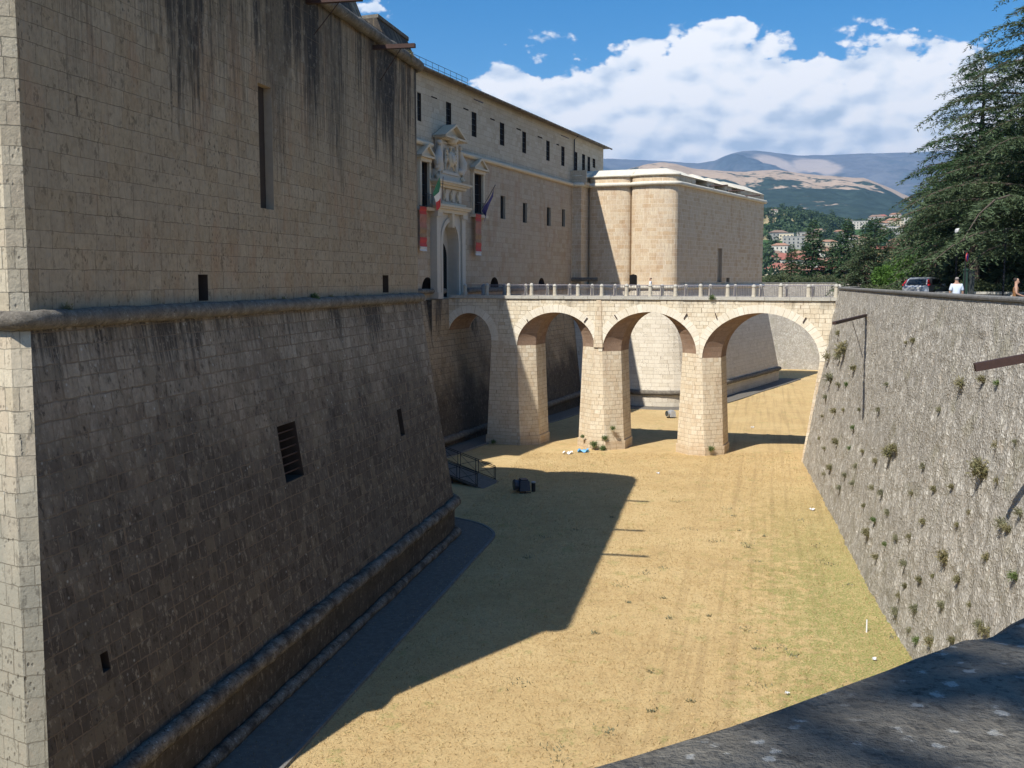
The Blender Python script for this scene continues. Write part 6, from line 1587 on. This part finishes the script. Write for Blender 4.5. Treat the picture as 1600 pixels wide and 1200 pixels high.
litter(887, 711, M['plastic_white'], 'crumpled white plastic bag on the grass left of the middle pier', .5); litter(911, 708, M['plastic_blue'], 'crumpled blue plastic bag at the foot of the middle pier', .6)
litter(1269, 801, M['plastic_white'], 'small scrap of white litter near the foot of the rubble wall', .18); litter(1176, 664, M['plastic_white'], 'small scrap of white litter on the grass beyond the right pier', .2)
litter(1028, 743, M['plastic_white'], 'tiny scrap of white litter on the grass in front of the piers', .14); litter(1230, 1092, M['plastic_white'], 'tiny scrap of white litter low on the sunny grass', .08); litter(1366, 1037, M['plastic_white'], 'tiny scrap of white litter beside the near foot of the rubble wall', .08)
p = atz(1354, 990, -12.0); mb = MB(); mb.tube([(0, 0, 0), (0, .02, .55)], [.03, .025], 6); o = mb.build('marker_stake', M['plastic_white']); o.location = p; tag(o, 'thin white marker stake in the grass near the rubble wall', 'stake')

# ------------------------------------------------------------------ car
M['car_paint'] = plain('silver_car_paint', (.52, .54, .57), .28, .55, .5, .03); M['car_glass'] = plain('car_glass', (.02, .025, .03), .08, 0, .6); M['tail'] = plain('red_lamp_plastic', (.55, .02, .02), .25); M['tyre'] = plain('tyre_rubber', (.02, .02, .02), .85); M['plate'] = plain('number_plate', (.65, .65, .62), .5)
def make_car(loc, rz):
    r = thing('parked_car', 'silver hatchback parked on the outer road, seen from behind over the parapet', 'car', loc, rz)
    # local +Y forwards; rear at y=-2.05
    prof = [(-2.05, .35), (-2.1, .55), (-2.08, .85), (-1.98, .98), (-1.62, 1.36), (-1.2, 1.46), (-.3, 1.49), (.35, 1.42), (1.05, 1.02), (1.9, .86), (2.08, .62), (2.05, .35)]
    mb = MB(); vs = []
    def halfw(y, z):
        w = .86 - .05 * max(0, abs(y) - 1.3) ** 1.5; return w - max(0, z - .92) * .38
    n = len(prof)
    sec = [0, .55, .85, 1.0]
    cols = [-1.0, -.93, -.6, 0, .6, .93, 1.0]
    for c in cols:
        for (y, z) in prof:
            zz = z - (.05 if abs(c) > .95 and z > .6 else 0); yy = y * (.985 if abs(c) > .9 else 1) * (1.0 if abs(c) > .5 else 1.01); vs.append((c * halfw(y, z), yy, zz))
    fs = []
    for i in range(len(cols) - 1):
        for k in range(n - 1): fs.append((i * n + k, i * n + k + 1, (i + 1) * n + k + 1, (i + 1) * n + k))
        fs.append((i * n + n - 1, i * n, (i + 1) * n, (i + 1) * n + n - 1))
    fs.append(tuple(range(n))); fs.append(tuple((len(cols) - 1) * n + k for k in reversed(range(n))))
    mb.add(vs, fs); b_ = mb.build('body', M['car_paint'], r, smooth=False)
    mb = MB(); mb.add([(-.62, -2.0, 1.0), (.62, -2.0, 1.0), (.52, -1.66, 1.345), (-.52, -1.66, 1.345)], [(0, 1, 2, 3)])
    mb.v = [(x, y - .035, z + .01) for (x, y, z) in mb.v]; mb.build('rear_window', M['car_glass'], r)
    for s in (-1, 1):
        mb = MB(); mb.add([(s * .845, -1.55, .98), (s * .85, .85, .98), (s * .72, .2, 1.36), (s * .71, -1.2, 1.38)], [(0, 1, 2, 3)]); mb.v = [(x + s * .03, y, z) for (x, y, z) in mb.v]; mb.build('side_window', M['car_glass'], r)
        mb = MB(); mb.add([(s * .84, -2.06, .95), (s * .72, -2.09, .95), (s * .63, -1.74, 1.34), (s * .70, -1.66, 1.32), (s * .86, -1.85, .98)], [(0, 1, 2, 3), (0, 3, 4)]); mb.v = [(x + s * .015, y - .03, z) for (x, y, z) in mb.v]; mb.build('tail_light', M['tail'], r)
        for y in (-1.3, 1.3):
            mb = MB(); mb.tube([(s * .66, y, .31), (s * .87, y, .31)], .31, 18); w = mb.build('wheel', M['tyre'], r); mb = MB(); mb.tube([(s * .87, y, .31), (s * .885, y, .31)], .19, 14); mb.build('rim', M['galv'], w)
        mb = MB(); mb.box((s * .95, .55, 1.0), (.16, .1, .13)); mb.build('wing_mirror', M['car_paint'], r)
    mb = MB(); mb.box((0, -2.12, .8), (.52, .02, .12)); mb.build('licence_plate', M['plate'], r)
    mb = MB(); mb.box((0, -2.11, .48), (1.62, .1, .24), taper=.96); mb.build('bumper', M['car_paint'], r)
    mb = MB(); mb.bar((-.4, -2.07, 1.12), (.15, -2.0, 1.14), .02); mb.build('wiper', M['iron'], r)
    return r
cx = (1457 - 800) / 1608 * 66.0
make_car((cx + .1, 67.2, .34), -R(40))

# ------------------------------------------------------------------ people
skin = plain('skin', (.40, .235, .16), .6, 0, .3, .06); M['hair_dark'] = plain('dark_hair', (.035, .025, .02), .8); M['hair_grey'] = plain('grey_hair', (.25, .22, .20), .85)
def skinned(name, chains, mat, parent, sub=1):
    """chains: list of [(x,y,z,r),...]; a point equal to an earlier one is shared"""
    vs = []; rs = []; es = []; idx = {}
    for ch in chains:
        pv = None
        for (x, y, z, r_) in ch:
            k = (round(x, 3), round(y, 3), round(z, 3))
            if k not in idx: idx[k] = len(vs); vs.append((x, y, z)); rs.append(r_)
            if pv is not None and pv != idx[k]: es.append((pv, idx[k]))
            pv = idx[k]
    me = bpy.data.meshes.new(name); me.from_pydata(vs, es, []); me.materials.append(mat); o = link(name, me, parent)
    md = o.modifiers.new('skin', 'SKIN'); md.use_smooth_shade = True
    for i, r_ in enumerate(rs):
        rr_ = r_ if hasattr(r_, '__len__') else (r_, r_); me.skin_vertices[0].data[i].radius = rr_; me.skin_vertices[0].data[i].use_root = (i == 0)
    s = o.modifiers.new('sub', 'SUBSURF'); s.levels = sub; s.render_levels = sub
    return o
def person(loc, rz, label, top, bottom, hair, hairlen=0, arms='walk', sleeve=True, stride=.18, h=1.75, bag=None, skirt=False, slim=1.0):
    r = thing('person', label, 'person', loc, rz); k = h / 1.75
    P = lambda x, y, z, q: (x * k, y * k, z * k, q * k * slim if not hasattr(q, '__len__') else tuple(a * k * slim for a in q))
    if arms == 'walk': armL = [(-.235, .03, 1.16), (-.245, .16, .93), (-.24, .22, .86)]; armR = [(.235, -.06, 1.16), (.25, -.08, .92), (.25, -.05, .84)]
    elif arms == 'front': armL = [(-.24, .02, 1.17), (-.16, .24, 1.08), (-.06, .32, 1.08)]; armR = [(.24, .02, 1.17), (.16, .24, 1.08), (.06, .32, 1.08)]
    else: armL = [(-.24, 0, 1.16), (-.26, .04, .92), (-.25, .08, .83)]; armR = [(.24, 0, 1.16), (.26, .04, .92), (.25, .08, .83)]
    def arm(s, a): return [P(0, 0, 1.36, (.15, .10)), P(s * .17, 0, 1.40, .065), P(*a[0], .043), P(*a[1], .032), P(*a[2], .036)]
    legs = [[P(0, 0, .98, (.155, .11)), P(s * .09, 0, .90, .095), P(s * .095, st * .5 + .02, .50, .062), P(s * .10, st, .09, .042), P(s * .10, st + .14, .035, .038)] for s, st in ((-1, stride), (1, -stride))]
    torso = [P(0, 0, .98, (.155, .11)), P(0, 0, 1.12, (.13, .095)), P(0, 0, 1.36, (.15, .10)), P(0, .0, 1.49, .055), P(0, .02, 1.56, (.072, .085)), P(0, .015, 1.67, (.078, .095)), P(0, .01, 1.72, .05)]
    skinned('body', [torso] + legs + [arm(-1, armL), arm(1, armR)] + [[P(0, .02, 1.56, (.072, .085)), P(0, .115, 1.59, .018)]], skin, r, 2)
    sh = [P(0, 0, .93, (.19, .145)), P(0, 0, 1.12, (.155, .12)), P(0, 0, 1.36, (.178, .125)), P(0, 0, 1.44, (.085, .075))]
    ch = [sh]
    if sleeve: ch += [[P(0, 0, 1.36, (.178, .125)), P(-.175, 0, 1.40, .088), P(*armL[0], .068)], [P(0, 0, 1.36, (.178, .125)), P(.175, 0, 1.40, .088), P(*armR[0], .068)]]
    skinned('shirt' if sleeve else 'top', ch, top, r, 2)
    if skirt: skinned('skirt', [[P(0, 0, .99, (.17, .13)), P(0, 0, .8, (.21, .17)), P(0, 0, .5, (.24, .2))]], bottom, r, 2)
    else: skinned('trousers', [[P(0, 0, .99, (.168, .125)), P(s * .09, 0, .89, .108), P(s * .095, st * .5 + .02, .50, .08), P(s * .10, st, .13, .066)] for s, st in ((-1, stride), (1, -stride))], bottom, r, 2)
    hc = [[P(0, -.045, 1.60, (.074, .06)), P(0, -.025, 1.66, (.088, .098)), P(0, -.01, 1.735, (.07, .08))]]
    if hairlen: hc.append([P(0, -.025, 1.66, (.088, .098)), P(0, -.09, 1.56, .05), P(0, -.09, 1.56 - hairlen, .035)])
    skinned('hair', hc, hair, r, 2)
    mb = MB()
    for s, st in ((-1, stride), (1, -stride)): mb.box((s * .10 * k, (st + .05) * k, .045), (.095, .27, .08), taper=.8)
    mb.build('shoes', M['iron'], r)
    if bag: 
        mb = MB(); mb.box((-.30 * k, -.02, .92 * k), (.13, .34, .36), taper=.85); bg = mb.build('bag', bag, r); m2 = MB(); m2.tube([(-.28, -.12, 1.08), (-.17, -.02, 1.45), (-.28, .1, 1.08)], .014, 5); m2.build('strap', bag, bg)
    return r
M['shirt_blue'] = plain('pale_blue_shirt', (.60, .66, .74), .8, 0, .2, .1, 5); M['shirt_white'] = plain('white_shirt', (.74, .74, .73), .8, 0, .2, .06); M['trousers_dark'] = plain('dark_trousers', (.03, .03, .05), .85); M['trousers_khaki'] = plain('khaki_trousers', (.27, .24, .18), .85); M['top_brown'] = plain('patterned_brown_top', (.26, .13, .055), .8, 0, .2, .9, 16); M['jeans'] = plain('light_jeans', (.22, .26, .34), .85); M['bag_cloth'] = plain('cream_cloth_bag', (.56, .50, .42), .8)
x = (1495 - 800) / 1608 * 43; person((x, 43, .0), R(-12), 'man in a pale blue short-sleeved shirt seen from behind on the road', M['shirt_blue'], M['trousers_khaki'], M['hair_grey'], 0, 'down', True, .16, 1.80)
x = (1588 - 800) / 1608 * 37; person((x, 37, -.0), R(-115), 'woman in a sleeveless patterned brown top with a cream shoulder bag at the right edge', M['top_brown'], M['jeans'], M['hair_dark'], .0, 'front', False, .17, 1.76, M['bag_cloth'], slim=.92)
pb = B(wpx(1017, 458) - .35, 1.3, .1); person(tuple(pb), R(75), 'person in a white shirt and dark trousers standing on the bridge', M['shirt_white'], M['trousers_dark'], M['hair_dark'], 0, 'front', True, .05, 1.72)

# ------------------------------------------------------------------ street furniture on the outer road
M['post_green'] = plain('dark_green_post_paint', (.018, .045, .028), .5); M['sign_blue'] = plain('blue_sign_face', (.02, .08, .42), .4); M['sign_red'] = plain('red_sign_rim', (.5, .04, .03), .4)
x = (1508.5 - 800) / 1608 * 44; r = thing('sign_post', 'dark green round post with a blue and red no-parking sign beside the man', 'post', (x, 44, 0), .9)
mb = MB(); mb.tube([(0, 0, 0), (0, 0, 2.05)], [.115, .105], 12); mb.lathe((0, 0, 2.05), [(.13, 0), (.14, .04), (.05, .1)], 12); mb.build('post', M['post_green'], r)
mb = MB(); mb.tube([(-.12, .0, 0), (-.12, 0, 2.9)], .03, 8); mb.build('pole', M['iron'], r)
mb = MB(); mb.tube([(-.12, -.05, 2.62), (-.12, -.075, 2.62)], .19, 20); s1 = mb.build('sign_disc', M['sign_red'], r); mb = MB(); mb.tube([(-.12, -.076, 2.62), (-.12, -.082, 2.62)], .14, 20); mb.build('blue_face', M['sign_blue'], s1); mb = MB(); mb.bar((-.22, -.088, 2.72), (-.02, -.088, 2.52), .04, .01); mb.build('diagonal_bar', M['sign_red'], s1)
x = (1518 - 800) / 1608 * 46; r = thing('notice_board', 'narrow dark notice board on a short white post between green post and tree trunk', 'sign', (x, 46, 0)); mb = MB(); mb.box((0, 0, 1.55), (.24, .08, 1.1)); mb.build('board', plain('grey_green_board', (.045, .05, .045), .6), r); mb = MB(); mb.tube([(-.08, 0, 0), (-.08, 0, 1.0)], .05, 8); mb.build('post', M['plastic_white'], r)
x = (1568 - 800) / 1608 * 47; r = thing('street_lamp', 'slim dark street lamp post standing in front of the bench wall', 'street lamp', (x, 47, 0)); mb = MB(); mb.lathe((0, 0, 0), [(.14, 0), (.12, .5), (.045, .6), (.035, 3.6), (.04, 3.65)], 10); mb.build('pole', M['iron'], r); mb = MB(); mb.lathe((0, 0, 3.65), [(.05, 0), (.1, .1), (.12, .25), (.04, .35)], 12); mb.build('lantern', M['iron'], r)
x = (1552 - 800) / 1608 * 52; r = thing('low_wall', 'low pale bench wall in the shade between the tree trunk and the woman', 'wall', (x, 52, 0)); mb = MB(); mb.box((0, 0, .42), (5.2, .4, .84)); mb.build('base', M['rubble'], r); mb = MB(); mb.box((0, 0, .90), (5.4, .55, .12)); mb.build('seat_slab', M['kerb'], r)
r.rotation_euler = (0, 0, -.35)
r.location.z = .1
x = (1493 - 800) / 1608 * 58; r = thing('street_lamp', 'street lamp with a pale round globe half hidden in the cedar limbs', 'street lamp', (x, 58, 0)); mb = MB(); mb.lathe((0, 0, 0), [(.12, 0), (.06, .5), (.05, 4.2)], 10); mb.build('pole', M['iron'], r); mb = MB(); mb.lathe((0, 0, 4.2), [(.05, 0), (.14, .08), (.16, .18), (.12, .29), (.03, .34)], 14); mb.build('globe', M['plastic_white'], r)
